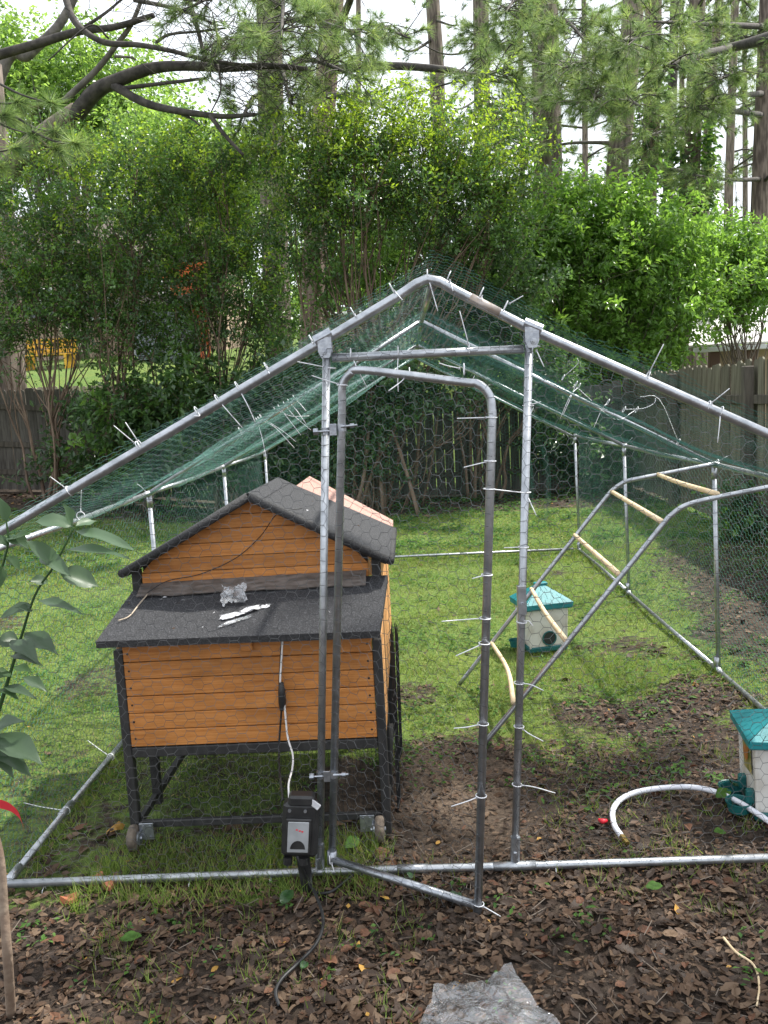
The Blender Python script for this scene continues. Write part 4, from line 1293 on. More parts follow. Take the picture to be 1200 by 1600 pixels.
# ------------------------------------------------------------------ the walk-in run
FY = [2.57, 4.405, 6.24, 8.075]            # the four frames, front to back
RZ, EZ, HW = 1.93, 1.13, 1.5               # ridge height, eave height, half width
run = thing('chicken_run', 'walk-in chicken run of galvanised pipe with a peaked netting roof and open door', 'chicken run')


def pipe(name, pts, r, m='pipe', parent=None, sides=10, **k):
    return MB().tube(pts, r, sides).build(name, M[m], parent if parent is not None else run, smooth=True)


# ground pipes
pipe('ground_pipe', [(-1.505, 2.555, .022), (-.46, 2.568, .02), (.19, 2.562, .018), (1.53, 2.56, .016)], .0135)
for s in (-1, 1):
    for k in range(3):
        x = s * 1.512
        pipe('ground_pipe', [(x, FY[k] + .016, .02), (x + random.uniform(-.01, .01), (FY[k] + FY[k + 1]) / 2, .018), (x, FY[k + 1] - .016, .018)], .0125, 'pipe' if k == 0 else 'pipe_dark')
pipe('ground_pipe', [(-1.49, 8.08, .03), (0, 8.09, .025), (1.45, 8.03, .03)], .0125)
# frames
front = [(-HW, FY[0], EZ + .02), (-1.4, FY[0], 1.205), (-.335, FY[0], 1.742), (-.09, FY[0], 1.868), (-.045, FY[0], 1.895), (-.012, FY[0], 1.906), (.025, FY[0], 1.897), (.07, FY[0], 1.868), (.299, FY[0], 1.737), (1.0, FY[0], 1.388), (HW, FY[0], EZ + .02)]
MB().tube(front, .0152, 14).build('roof_pipe', M['pipe_dark'], run, smooth=True)
pipe('pipe_sleeve', [(.112, FY[0], 1.845), (.2, FY[0], 1.794)], .0159, 'rust')
for k in (1, 2, 3):
    sag = (.0, .0, .0, .02)[k]
    for s in (-1, 1):
        pipe('roof_pipe', [(s * .012, FY[k], RZ + .015), (s * HW, FY[k], EZ - (sag if s > 0 else 0))], .0125, 'pipe' if k > 1 else 'pipe_dark')
        pipe('post', [(s * HW, FY[k], EZ - .01), (s * 1.512 + .01, FY[k], -.03)], .0125, 'pipe_dark')
for k in range(3):
    z0 = 1.9 if k == 0 else RZ + .015
    pipe('ridge_pipe', [(0, FY[k] + .012, z0 - .012), (0, FY[k + 1] - .012, RZ + .012)], .0125, 'pipe_dark')
    for s in (-1, 1):
        pipe('eave_pipe', [(s * HW, FY[k] + .012, EZ), (s * (HW + .006), (FY[k] + FY[k + 1]) / 2, EZ - .008), (s * HW, FY[k + 1] - .012, EZ)], .0128, 'pipe')
for s in (-1, 1):                                               # three-way corner sleeves
    for k in (1, 2, 3):
        b = MB().tube([(s * HW, FY[k] - .06, EZ), (s * HW, FY[k] + (.06 if k < 3 else .012), EZ)], .0152, 10)
        b.tube([(s * HW, FY[k], EZ - .012), (s * HW, FY[k], EZ - .075)], .015, 10)
        b.build('corner_sleeve', M['pipe'], run, smooth=True)
        b = MB().tube([(s * 1.512, FY[k] - .06, .02), (s * 1.512, FY[k] + (.06 if k < 3 else .012), .02)], .0155, 10)
        b.tube([(s * 1.512, FY[k], .03), (s * 1.512, FY[k], .085)], .0152, 10)
        b.build('foot_sleeve', M['pipe_dark'], run, smooth=True)
pipe('corner_sleeve', [(-1.512, 2.575, .02), (-1.513, 2.66, .02)], .0158)
pipe('pipe_joint', [(-1.518, 3.02, .02), (-1.518, 3.12, .02)], .0152)
# front posts and the cross beam
pl_t, pl_b = np.array([-.328, 2.565, 1.70]), np.array([-.457, 2.575, .03])
pr_t, pr_b = np.array([.285, 2.565, 1.695]), np.array([.188, 2.572, .03])
pipe('post', [pl_t, pl_b], .0125)
pipe('post', [pr_t, pr_b], .0125, 'pipe_dark')
pipe('cross_beam', [(-.312, 2.566, 1.690), (.268, 2.566, 1.684)], .0132, 'pipe_dark', sides=12)
for p in (pl_b, pr_b):
    b = MB().tube([p + np.array([0, 0, -.012]), p + np.array([.005, 0, .085])], .0158, 12)
    b.bevbox(p + np.array([.0, -.017, .035]), (.012, .008, .012), .002)
    b.build('tee_sleeve', M['zinc'], run, smooth=False)
pipe('tee_sleeve', [(.115, 2.563, .0185), (.255, 2.563, .0182)], .0152)
pipe('pipe_joint', [(-.2, 2.566, .0192), (-.1, 2.565, .019)], .0152, 'pipe_dark')


def clamp(c, lean):
    b = MB()
    b.tube([np.array(c) + np.array([-.026, 0, .030 - lean * .012]), np.array(c) + np.array([.026, 0, .030 + lean * .012])], .0195, 12)
    rr = rotx(0)
    prof = [(-.021, .03), (.021, .03), (.021, -.012), (.012, -.032), (-.012, -.032), (-.021, -.012)]
    for y0 in (-.0185, .0145):
        V = [(c[0] + x + lean * .004, c[1] + y0, c[2] + z) for x, z in prof] + [(c[0] + x + lean * .004, c[1] + y0 + .004, c[2] + z) for x, z in prof]
        b.add(V, [[k, (k + 1) % 6, 6 + (k + 1) % 6, 6 + k] for k in range(6)])
        b.f.append((np.array([[5, 4, 3, 2, 1, 0], [6, 7, 8, 9, 10, 11]]) + b.n - 12, np.zeros(2, dtype=np.int32)))
    o = b.build('roof_clamp', M['zinc'], run)
    MB().tube([(c[0], c[1] - .034, c[2] - .012), (c[0], c[1] + .03, c[2] - .012)], .0055, 6).tube([(c[0], c[1] - .026, c[2] - .012), (c[0], c[1] - .018, c[2] - .012)], .010, 6).build('bolt', M['zinc'], o)


clamp((-.335, 2.57, 1.722), 1)
clamp((.297, 2.57, 1.718), -1)


# door
door = bpy.data.objects.new('door', None)
COL.objects.link(door)
door.parent = run
dh_t, dh_b = np.array([-.288, 2.553, 1.56]), np.array([-.413, 2.553, .055])
do_t, do_b = np.array([0.149, 2.385, 1.502]), np.array([0.044, 2.345, -0.032])
arc = spline([dh_t, dh_t + np.array([.004, -.004, .045]), dh_t + np.array([.03, -.012, .078]), dh_t + np.array([.075, -.03, .086]), do_t + np.array([-.085, .03, .092]), do_t + np.array([-.035, .01, .082]), do_t + np.array([-.006, .003, .048]), do_t], 6)
MB().tube(np.vstack([[dh_b], arc, [do_b]]), .0125, 12).build('door_frame', M['pipe_dark'], door, smooth=True)
MB().tube([dh_b + np.array([.0, -.002, .016]), do_b + np.array([-.004, .006, .055])], .0128, 12).build('bottom_rail', M['zinc'], door, smooth=True)
b = MB().tube([dh_b + np.array([0, 0, .0]), dh_b + np.array([.003, 0, .045])], .016, 12)
b.build('sleeve', M['zinc'], door, smooth=True)
for t, nm in ((.862, 'hinge'), (.195, 'hinge')):
    pa = pl_b + (pl_t - pl_b) * t
    pb_ = dh_b + (dh_t - dh_b) * ((pa[2] - dh_b[2]) / (dh_t[2] - dh_b[2]))
    b = MB()
    b.tube([pa + np.array([0, 0, -.011]), pa + np.array([0, 0, .011])], .0148, 12)
    b.tube([pb_ + np.array([0, 0, -.002]), pb_ + np.array([0, 0, .02])], .0148, 12)
    b.bevbox((pa + pb_) / 2 + np.array([0, -.016, .004]), (.022, .004, .036), .001)
    o = b.build(nm, M['zinc'], run)
    MB().tube([pa + np.array([-.036, -.014, 0]), pa + np.array([.02, -.014, 0])], .0035, 6).tube([pa + np.array([-.036, -.014, 0]), pa + np.array([-.022, -.014, 0])], .0105, 8).build('bolt', M['zinc'], o)
    MB().tube([pb_ + np.array([.0, -.014, .012]), pb_ + np.array([.05, -.016, .014])], .0042, 6).tube([pb_ + np.array([.028, -.015, .013]), pb_ + np.array([.04, -.015, .0135])], .008, 6).build('wing_nut', M['zinc'], o)
lp = np.array([0.237, 2.548, 0.913])
b = MB().bevbox(lp, (.027, .006, .092), .003)
b.bevbox(lp + np.array([-.012, .012, 0]), (.004, .02, .088), .001)
lo = b.build('latch_plate', M['pipe_dark'], run)
MB().tube([lp + np.array([0, -.012, -.012]), lp + np.array([0, .0, -.012])], .006, 8).build('bolt', M['zinc'], lo)


# netting -----------------------------------------------------------
def hexnet(w, h, s):
    """hexagon wires covering w x h, twists lying across; returns segment ends in (u, v)"""
    a = s / math.sqrt(3)
    nc, nr = int(w / (1.5 * a)) + 2, int(h / s) + 2
    i, j = np.meshgrid(np.arange(-1, nc), np.arange(-1, nr), indexing='ij')
    cx, cy = (1.5 * a * i).ravel(), (s * (j + .5 * (i % 2))).ravel()
    A, B = [], []
    p = [(a * math.cos(math.pi / 3 * k), a * math.sin(math.pi / 3 * k)) for k in range(6)]
    for k in (0, 1, 5):
        q, r = p[k], p[(k + 1) % 6]
        A.append(np.stack([cx + q[0], cy + q[1]], -1))
        B.append(np.stack([cx + r[0], cy + r[1]], -1))
    A, B = np.concatenate(A), np.concatenate(B)
    tw = np.concatenate([np.zeros(len(cx)), np.ones(len(cx)), np.zeros(len(cx))]) > .5
    mid = (A + B) / 2
    ok = (mid[:, 0] > 0) & (mid[:, 0] < w) & (mid[:, 1] > 0) & (mid[:, 1] < h)
    jit = lambda P: P + np.stack([np.sin(P[:, 1] * 9.1 + 3 * P[:, 0]), np.cos(P[:, 0] * 8.3 - 2 * P[:, 1])], -1) * s * .1 + np.stack([np.sin(P[:, 1] * 61 + P[:, 0] * 47), np.cos(P[:, 0] * 53 + P[:, 1] * 71)], -1) * s * .07
    return jit(A[ok]), jit(B[ok]), tw[ok]


def net(name, w, h, s, fn, r, m, keep=None, parent=None):
    A, B, tw = hexnet(w, h, s)
    if keep is not None:
        k = keep((A + B) / 2)
        A, B, tw = A[k], B[k], tw[k]
    return MB().segs(fn(A), fn(B), np.where(tw, r * 1.5, r)).build(name, M[m], parent if parent is not None else run)


def roofz(x):
    return RZ - (RZ - EZ) * np.abs(x) / HW


RL = math.hypot(HW, RZ - EZ)


def roof_fn(s, lift, y0):
    def f(P):
        t = P[:, 0] / RL                                         # 0 at the ridge, 1 at the eave
        y = y0 + P[:, 1]
        x = s * t * HW
        ph = (y - FY[0]) / 1.835
        sag = np.where(ph > 0, np.sin(np.pi * np.clip(ph, 0, 3)) ** 2, 0)
        z = roofz(x) + .02 + lift - sag * (.035 + .05 * np.sin(np.pi * t)) + .012 * np.sin(x * 9 + y * 4) * np.sin(y * 7 - x * 3)
        over = np.clip(FY[0] - y, 0, 1)
        z = z + over * (.1 + .35 * np.clip(wav(x * 2.0, y * 0, 2.0), -.2, 1))
        return np.stack([x, y, z], -1)
    return f


for s in (-1, 1):
    net('roof_netting', RL + .02, 5.5 + .17, .034, roof_fn(s, .004, 2.4), .00047, 'wire_green', keep=lambda P, s=s: (P[:, 1] > .15 - .1 * np.clip(.5 + wav(P[:, 0] * 2.2, P[:, 0] * 0 + s, 2.0), 0, 1)))
    net('roof_netting', RL * .98, 1.1, .032, roof_fn(s, -.03, 3.9), .0005, 'wire_green')
# side, back and front nets
for s in (-1, 1):
    net('side_netting', 5.5, EZ - .02, .034, lambda P, s=s: np.stack([s * (1.527 + .014 * np.sin(P[:, 0] * 3) * np.sin(P[:, 1] * 5)), 2.57 + P[:, 0], .015 + P[:, 1]], -1), .0007, 'wire_green')
net('back_netting', 3.0, 1.92, .034, lambda P: np.stack([-1.5 + P[:, 0], 8.092 + .012 * np.sin(P[:, 0] * 4), .02 + P[:, 1]], -1), .0007, 'wire_green', keep=lambda P: P[:, 1] < roofz(P[:, 0] - 1.5) - .05)


def front_fn(P):
    return np.stack([-1.5 + P[:, 0], 2.551 + .007 * np.sin(P[:, 0] * 5 + 1) * np.sin(P[:, 1] * 6), .02 + P[:, 1]], -1)


def lean(x0, x1, z):
    return x0 + (x1 - x0) * z / 1.7


net('front_netting', 3.0, 1.92, .038, front_fn, .00066, 'wire_grey', keep=lambda P: (P[:, 1] < roofz(P[:, 0] - 1.5) - .06) & ((P[:, 0] - 1.5 < lean(-.445, -.318, P[:, 1])) | (P[:, 0] - 1.5 > lean(.175, .27, P[:, 1])) | (P[:, 1] > 1.66)))


def door_fn(P):
    t = P[:, 0] / .5
    z = P[:, 1] + .06
    k = np.clip((z - dh_b[2]) / (dh_t[2] - dh_b[2]), 0, 1.05)
    a = dh_b[None] + (dh_t - dh_b)[None] * k[:, None]
    c = do_b[None] + (do_t - do_b)[None] * k[:, None]
    q = a + (c - a) * t[:, None]
    q[:, 1] += -.014
    q[:, 2] = z + (do_b[2] - dh_b[2]) * t * (1 - k)
    return q


net('door_netting', .5, 1.56, .038, door_fn, .00062, 'wire_grey', parent=door)
# a gathered fold of netting hanging on the back right corner
for q in range(2):
    net('netting_fold', .2, .75, .03, lambda P, q=q: np.stack([.98 + .16 * q + .12 * P[:, 0] + .06 * np.sin(P[:, 1] * 4), 8.0 - P[:, 0] * .8, .32 + P[:, 1]], -1), .0007, 'wire_green')

# zip ties -----------------------------------------------------------
def tie(p, axis, ends, r=.0145, w=.0016):
    """nylon strap cinched round a pipe at p, its tail running through ends"""
    p, axis = np.array(p, float), unit(np.array(axis, float))
    a = np.cross(axis, np.array([0, 1.0, 0.1]))
    u = unit(a)
    v = np.cross(axis, u)
    an = np.linspace(0, 2 * np.pi, 12, endpoint=False)
    b = MB().tube([p + (r + .0015) * (math.cos(t) * u + math.sin(t) * v) for t in an], w * 1.1, 5, closed=True)
    e0 = np.array(ends[0])
    d0 = unit(e0 - p)
    st = p + d0 * (r + .001)
    b.bevbox(st, (.0062, .0062, .0062), .001)
    b.tube(spline([st] + [np.array(e) for e in ends], 4), [w * 1.15, w * .9], 5)
    return b.build('zip_tie', M['tie'], run, smooth=True)


RPL, RPR = unit(np.array([1.07, 0, .54])), unit(np.array([.7, 0, -.345]))
UPV, XV, YV = (0.08, 0, 1), (1, 0, 0), (0, 1, 0)
for p, ax, ends in (
    ((-1.164, 2.57, 1.326), RPL, [(-1.199, 2.53, 1.374)]),
    ((-0.932, 2.57, 1.454), RPL, [(-0.985, 2.52, 1.522)]),
    ((-0.926, 2.57, 1.458), RPL, [(-0.952, 2.53, 1.53)]),
    ((-0.739, 2.57, 1.551), RPL, [(-0.725, 2.54, 1.537), (-0.743, 2.54, 1.538)]),
    ((-0.673, 2.57, 1.584), RPL, [(-0.636, 2.55, 1.542), (-0.606, 2.58, 1.494)]),
    ((-0.608, 2.57, 1.62), RPL, [(-0.576, 2.55, 1.558), (-0.56, 2.56, 1.508)]),
    ((-0.514, 2.57, 1.673), RPL, [(-0.504, 2.55, 1.652)]),
    ((-0.371, 2.57, 1.748), RPL, [(-0.365, 2.545, 1.734)]),
    ((-0.12, 2.57, 1.887), RPL, [(-0.089, 2.54, 1.846)]),
    ((-0.24, 2.57, 1.822), RPL, [(-0.231, 2.545, 1.808)]),
    ((-0.011, 2.57, 1.918), XV, [(-0, 2.55, 1.868), (0.014, 2.54, 1.808)]),
    ((0.052, 2.57, 1.911), RPR, [(0.062, 2.545, 1.864)]),
    ((0.148, 2.57, 1.858), RPR, [(0.147, 2.55, 1.835), (0.132, 2.55, 1.844)]),
    ((0.219, 2.57, 1.815), RPR, [(0.268, 2.54, 1.838)]),
    ((0.639, 2.57, 1.583), RPR, [(0.673, 2.52, 1.673)]),
    ((0.819, 2.57, 1.484), RPR, [(0.865, 2.52, 1.533)]),
    ((0.857, 2.57, 1.465), RPR, [(0.843, 2.54, 1.424), (0.837, 2.54, 1.373)]),
    ((0.104, 2.566, 1.692), XV, [(0.099, 2.55, 1.722), (0.079, 2.54, 1.805)]),
    ((-0.11, 2.566, 1.698), XV, [(-0.115, 2.55, 1.639), (-0.116, 2.54, 1.577)]),
    ((-0.254, 2.566, 1.699), XV, [(-0.233, 2.55, 1.645), (-0.211, 2.55, 1.598)]),
    ((-0.32, 2.57, 1.66), UPV, [(-0.412, 2.52, 1.682)]),
    ((-0.284, 2.55, 1.606), UPV, [(-0.34, 2.53, 1.626), (-0.372, 2.52, 1.639)]),
    ((-0.079, 2.49, 1.629), XV, [(-0.109, 2.46, 1.602), (-0.143, 2.44, 1.58)]),
    ((0.076, 2.41, 1.629), XV, [(0.03, 2.39, 1.64), (0.005, 2.38, 1.649)]),
    ((0.146, 2.385, 1.489), UPV, [(0.047, 2.36, 1.492)]),
    ((0.138, 2.38, 1.366), UPV, [(0.06, 2.35, 1.354)]),
    ((0.131, 2.38, 1.286), UPV, [(0.194, 2.44, 1.27), (0.251, 2.54, 1.251)]),
    ((0.261, 2.57, 1.249), UPV, [(0.286, 2.53, 1.181)]),
    ((0.277, 2.57, 1.514), UPV, [(0.31, 2.53, 1.524)]),
    ((0.302, 2.57, 1.691), UPV, [(0.324, 2.54, 1.627)]),
    ((0.249, 2.57, 1.077), UPV, [(0.185, 2.53, 1.085)]),
    ((0.115, 2.37, 1.038), UPV, [(0.07, 2.34, 1.035)]),
    ((0.105, 2.37, 0.909), UPV, [(0.042, 2.35, 0.913), (-0.023, 2.33, 0.916)]),
    ((0.099, 2.36, 0.837), UPV, [(0.056, 2.34, 0.826), (0.013, 2.33, 0.812)]),
    ((0.236, 2.57, 0.837), UPV, [(0.254, 2.54, 0.848), (0.267, 2.54, 0.831)]),
    ((0.221, 2.57, 0.638), UPV, [(0.255, 2.54, 0.641), (0.292, 2.53, 0.624)]),
    ((0.086, 2.36, 0.592), UPV, [(0.038, 2.34, 0.592), (-0.002, 2.33, 0.594)]),
    ((0.216, 2.57, 0.493), UPV, [(0.246, 2.54, 0.478), (0.287, 2.53, 0.457)]),
    ((0.071, 2.35, 0.373), UPV, [(0.028, 2.33, 0.367), (-0.02, 2.32, 0.358)]),
    ((0.204, 2.57, 0.296), UPV, [(0.255, 2.54, 0.3), (0.32, 2.53, 0.282)]),
    ((0.05, 2.35, 0.027), UPV, [(0.099, 2.32, 0.012), (0.149, 2.3, -0.012)]),
    ((0.318, 2.56, -0.001), XV, [(0.326, 2.54, -0.029), (0.336, 2.53, -0.059)]),
    ((-1.386, 2.56, -0.015), XV, [(-1.398, 2.53, -0.028), (-1.424, 2.52, -0.052)]),
    ((-1.054, 2.56, -0.011), XV, [(-1.066, 2.53, -0.013), (-1.08, 2.52, -0.022)]),
    ((-0.892, 2.56, -0.01), XV, [(-0.887, 2.54, -0.034), (-0.872, 2.53, -0.042), (-0.841, 2.53, -0.034)]),
    ((-0.622, 2.56, -0.009), XV, [(-0.619, 2.54, -0.01)]),
    ((-0.277, 2.56, -0.006), XV, [(-0.308, 2.54, -0.01), (-0.339, 2.53, -0.019)]),
    ((-0.417, 2.545, 0.076), XV, [(-0.41, 2.53, 0.062), (-0.404, 2.52, 0.05)]),
    ((-1.514, 3.06, .02), YV, [(-1.62, 3.08, .03), (-1.68, 3.06, .06)]),
    ((-1.515, 3.56, .02), YV, [(-1.57, 3.58, .05), (-1.64, 3.62, .08)]),
    ((-0.876, 4.405, 1.493), RPL, [(-0.787, 4.36, 1.446), (-0.691, 4.34, 1.335)]),
    ((-0.865, 4.405, 1.503), RPL, [(-0.755, 4.36, 1.431), (-0.682, 4.34, 1.368)]),
    ((-0.887, 4.405, 1.487), RPL, [(-0.857, 4.36, 1.376), (-0.841, 4.34, 1.269)]),
    ((-0.764, 4.405, 1.548), RPL, [(-0.702, 4.36, 1.468), (-0.653, 4.34, 1.4)]),
    ((-0.735, 4.405, 1.563), RPL, [(-0.683, 4.36, 1.501), (-0.598, 4.34, 1.423)]),
    ((-0.711, 4.405, 1.575), RPL, [(-0.667, 4.36, 1.526), (-0.623, 4.34, 1.458)]),
    ((-0.682, 4.405, 1.594), RPL, [(-0.645, 4.36, 1.558), (-0.618, 4.34, 1.524)]),
    ((-0.788, 4.405, 1.539), RPL, [(-0.699, 4.36, 1.501), (-0.603, 4.34, 1.497)]),
    ((-0.983, 4.405, 1.442), RPL, [(-0.967, 4.38, 1.408)]),
    ((-1.503, 4.405, 1.123), RPL, [(-1.519, 4.36, 1.167), (-1.538, 4.34, 1.19)]),
    ((-1.351, 3.1, 1.182), YV, [(-1.347, 3.1, 1.221), (-1.318, 3.05, 1.286)]),
    ((0.791, 4.405, 1.587), RPR, [(0.747, 4.36, 1.506), (0.708, 4.34, 1.433)]),
    ((0.725, 4.405, 1.623), RPR, [(0.794, 4.36, 1.69), (0.787, 4.34, 1.715)]),
    ((0.954, 4.405, 1.485), RPR, [(0.91, 4.36, 1.448), (0.864, 4.34, 1.359)]),
    ((0.807, 4.405, 1.576), RPR, [(0.736, 4.3, 1.523), (0.684, 4.3, 1.412)]),
    ((1.102, 4.405, 1.437), RPR, [(0.96, 4.3, 1.398), (0.785, 4.3, 1.559)]),
    ((0.958, 4.1, 1.449), RPR, [(1.023, 4, 1.452), (1.074, 4, 1.473), (1.08, 4, 1.497)]),
    ((1.282, 4.3, 1.266), RPR, [(1.128, 4.1, 1.489), (1.036, 4.1, 1.506)]),
    ((1.496, 6.24, 1.122), RPR, [(1.552, 6.2, 1.187)]),
    ((1.48, 8.075, 1.058), RPR, [(1.498, 8, 1.146)]),
    ((1.514, 4.405, 1.142), RPR, [(1.553, 4.35, 1.177)]),
    ((0.833, 6.24, 1.432), RPR, [(0.797, 6.2, 1.364)]),
    ((0.408, 6.24, 1.69), RPR, [(0.364, 6.2, 1.616)])):
    tie(p, ax, ends)

# ------------------------------------------------------------------ perch ladder
ladder = thing('perch_ladder', 'pipe perch ladder with peeled wooden rungs sloping up inside the run', 'perch')
ra = spline([(.115, 4.35, .012), (.297, 4.35, .234), (.518, 4.35, .505), (.754, 4.35, .79), (.925, 4.35, .995), (.965, 4.35, 1.035), (1.02, 4.35, 1.068), (1.09, 4.35, 1.082), (1.231, 4.35, 1.102), (1.49, 4.35, 1.14)], 5)
rb = spline([(.17, 3.55, .01), (.315, 3.55, .18), (.552, 3.55, .461), (.787, 3.55, .742), (.965, 3.55, .955), (1.005, 3.55, 1.0), (1.06, 3.55, 1.038), (1.13, 3.55, 1.058), (1.25, 3.55, 1.078), (1.5, 3.55, 1.115)], 5)
MB().tube(ra, .0115, 12).build('rail', M['pipe_dark'], ladder, smooth=True)
MB().tube(rb, .0115, 12).build('rail', M['pipe_dark'], ladder, smooth=True)
for a, c, bow in (((.297, 4.35, .236), (.312, 3.55, .2), .03), ((.518, 4.35, .522), (.552, 3.55, .47), -.01), ((.754, 4.35, .8), (.787, 3.55, .755), 0), ((.949, 4.35, 1.022), (.975, 3.55, .975), .0), ((1.19, 4.35, 1.098), (1.205, 3.55, 1.085), -.015)):
    m_ = (np.array(a) + np.array(c)) / 2 + np.array([bow, 0, 0])
    MB().tube(spline([a, m_, c], 4), [.0105, .0125], 8).build('rung', M['rung'], ladder, smooth=True)

# ------------------------------------------------------------------ wooden coop on wheels
coop = thing('chicken_coop', 'orange stained wooden chicken coop with black felt roofs on wheels in the run', 'chicken coop')
CX0, CX1, CY0, CY1, CYB = -1.165, -.222, 2.80, 3.06, 3.70


def cp(name, b, m, parent=None, **k):
    return b.build(name, M[m], parent if parent is not None else coop, **k)


# frame posts
for x in (CX0 + .016, CX1 - .016):
    lx = -.006 if x < -.7 else -.03
    cp('post', MB().bevbox((x, CY0 + .016, .375), (.032, .032, .72), .003), 'black_wood')
    cp('post', MB().bevbox((x, CY1 + .016, .5), (.034, .03, .94), .003), 'black_wood')
    cp('post', MB().bevbox((x, CYB - .016, .5), (.034, .03, .94), .003), 'black_wood')
# nest box boards on the front
nb_ = 6
z0, z1 = .378, .752
for k in range(nb_):
    h = (z1 - z0) / nb_
    cp('plank', MB().bevbox(((CX0 + CX1) / 2, CY0 + .008 + .0012 * (k % 2), z0 + h * (k + .5)), (CX1 - CX0 - .066, .014, h - .0028), .0022), 'plank')
cp('backing', MB().box(((CX0 + CX1) / 2, CY0 + .022, (z0 + z1) / 2), (CX1 - CX0 - .068, .006, z1 - z0)), 'black_wood')
cp('rail', MB().bevbox(((CX0 + CX1) / 2, CY0 + .012, .357), (CX1 - CX0 - .066, .026, .036), .003), 'black_wood')
cp('rail', MB().bevbox(((CX0 + CX1) / 2, CY0 + .016, .082), (CX1 - CX0 - .066, .02, .026), .003), 'black_wood')
cp('nest_floor', MB().box(((CX0 + CX1) / 2, (CY0 + CY1) / 2 + .02, .366), (CX1 - CX0 - .07, .22, .012)), 'black_wood')
cp('latch_block', MB().bevbox((-.691, CY0 - .006, .742), (.042, .012, .052), .003), 'plank')
# side boards (pale) of the nest box and the hutch
for s, x in ((-1, CX0 + .006), (1, CX1 - .006)):
    for k in range(5):
        cp('side_plank', MB().bevbox((x, (CY0 + CY1) / 2 + .016, .42 + k * .072), (.012, CY1 - CY0 - .04, .069), .002), 'plank_side')
    for k in range(7):
        cp('side_plank', MB().bevbox((x, (CY1 + CYB) / 2, .46 + k * .073), (.012, CYB - CY1 - .07, .07), .002), 'plank_side')
# gable boards
GX0, GX1 = -1.125, -.268
apx, apz, gez = -.686, 1.215, .981
gz0 = .905
for k in range(7):
    za, zb_ = gz0 + k * .052, gz0 + (k + 1) * .052 - .0026
    def half(z):
        f = (apz - max(z, gez)) / (apz - gez)
        return apx - (apx - GX0) * f, apx + (GX1 - apx) * f
    (l0, r0), (l1, r1) = half(za), half(min(zb_, apz - .004))
    zb_ = min(zb_, apz - .004)
    if zb_ <= za:
        continue
    y0, y1 = CY1 + .002 + .001 * (k % 2), CY1 + .016
    cp('gable_plank', MB().add([[l0, y0, za], [r0, y0, za], [r1, y0, zb_], [l1, y0, zb_], [l0, y1, za], [r0, y1, za], [r1, y1, zb_], [l1, y1, zb_]], [[0, 1, 2, 3], [7, 6, 5, 4], [0, 4, 5, 1], [1, 5, 6, 2], [2, 6, 7, 3], [3, 7, 4, 0]]), 'plank')
cp('gable_backing', MB().add([[GX0, CY1 + .02, .88], [GX1, CY1 + .02, .88], [GX1, CY1 + .02, gez], [apx, CY1 + .02, apz], [GX0, CY1 + .02, gez]], [[0, 1, 2, 3, 4]]), 'black_wood')
# nest box lid: felted slab sloping forward
th = .024
sl = [(-1.196, 2.735, .79), (-.222, 2.735, .782), (-.196, 3.062, .905), (-1.163, 3.062, .893)]
V = [(x, y, z) for x, y, z in sl] + [(x, y, z - th) for x, y, z in sl]
lid = MB().add(V, [[0, 1, 2, 3], [7, 6, 5, 4]]).add(V, [[0, 4, 5, 1], [1, 5, 6, 2], [2, 6, 7, 3], [3, 7, 4, 0]], 1)
lid.build('nest_lid', [M['felt'], M['felt_edge']], coop)
# dirty flashing along the joint
fl = []
for t in np.linspace(0, 1, 15):
    x = -1.13 + t * .855
    fl.append((x, 3.058, .918 + .012 * t))
    fl.append((x + .003 * math.sin(t * 31), 2.99 + .006 * math.sin(t * 40) + .004 * math.sin(t * 91), .884 + .004 * t + .003 * math.sin(t * 25)))
b = MB()
b.add(fl, [[2 * k, 2 * k + 1, 2 * k + 3, 2 * k + 2] for k in range(14)])
b.add([(x, y, z - .003) for x, y, z in fl], [[2 * k + 2, 2 * k + 3, 2 * k + 1, 2 * k] for k in range(14)])
cp('flashing', b, 'flash')
# roof: two felted slabs, ridge running back
ex0, ex1, ez, rz_ = -1.178, -.182, .985, 1.246
ry0, ry1 = 2.995, 3.66
for sgn, xe in ((-1, ex0), (1, ex1)):
    top = [(apx, ry0, rz_), (xe, ry0, ez), (xe + .004, ry1 + .06, ez), (apx + .018, ry1 - .06, rz_)]
    V = top + [(x, y, z - .03) for x, y, z in top]
    f4 = [[0, 1, 2, 3], [7, 6, 5, 4]]
    e4 = [[0, 4, 5, 1], [1, 5, 6, 2], [2, 6, 7, 3], [3, 7, 4, 0]]
    MB().add(V, f4 if sgn < 0 else [q[::-1] for q in f4]).add(V, e4 if sgn < 0 else [q[::-1] for q in e4], 1).build('roof_slab', [M['felt'], M['felt_edge']], coop)
    # felt lapped over the front edge
    cp('roof_edge', MB().tube([(apx, ry0 + .004, rz_ - .012), (xe + (.01 if sgn < 0 else -.01), ry0 + .004, ez - .012)], .0165, 8), 'felt_edge', smooth=True)
    cp('roof_edge', MB().tube([(xe, ry0 + .004, ez - .014), (xe, ry1 + .06, ez - .014)], .0165, 8), 'felt_edge', smooth=True)
    # worn ridge strip
    r0_ = .16
    p = [(apx, ry0 - .004, rz_ + .003), (apx + sgn * .05, ry0 - .004, rz_ + .003 - .05 * (rz_ - ez) / abs(xe - apx)), (apx + sgn * .05 + .018, ry1 - .06, rz_ + .003 - .05 * (rz_ - ez) / abs(xe - apx)), (apx + .018, ry1 - .06, rz_ + .003)]
    cp('ridge_strip', MB().add(p + [(x, y, z - .002) for x, y, z in p], [[0, 1, 2, 3], [7, 6, 5, 4], [0, 4, 5, 1], [1, 5, 6, 2], [2, 6, 7, 3], [3, 7, 4, 0]]), 'felt_worn' if sgn < 0 else 'felt')
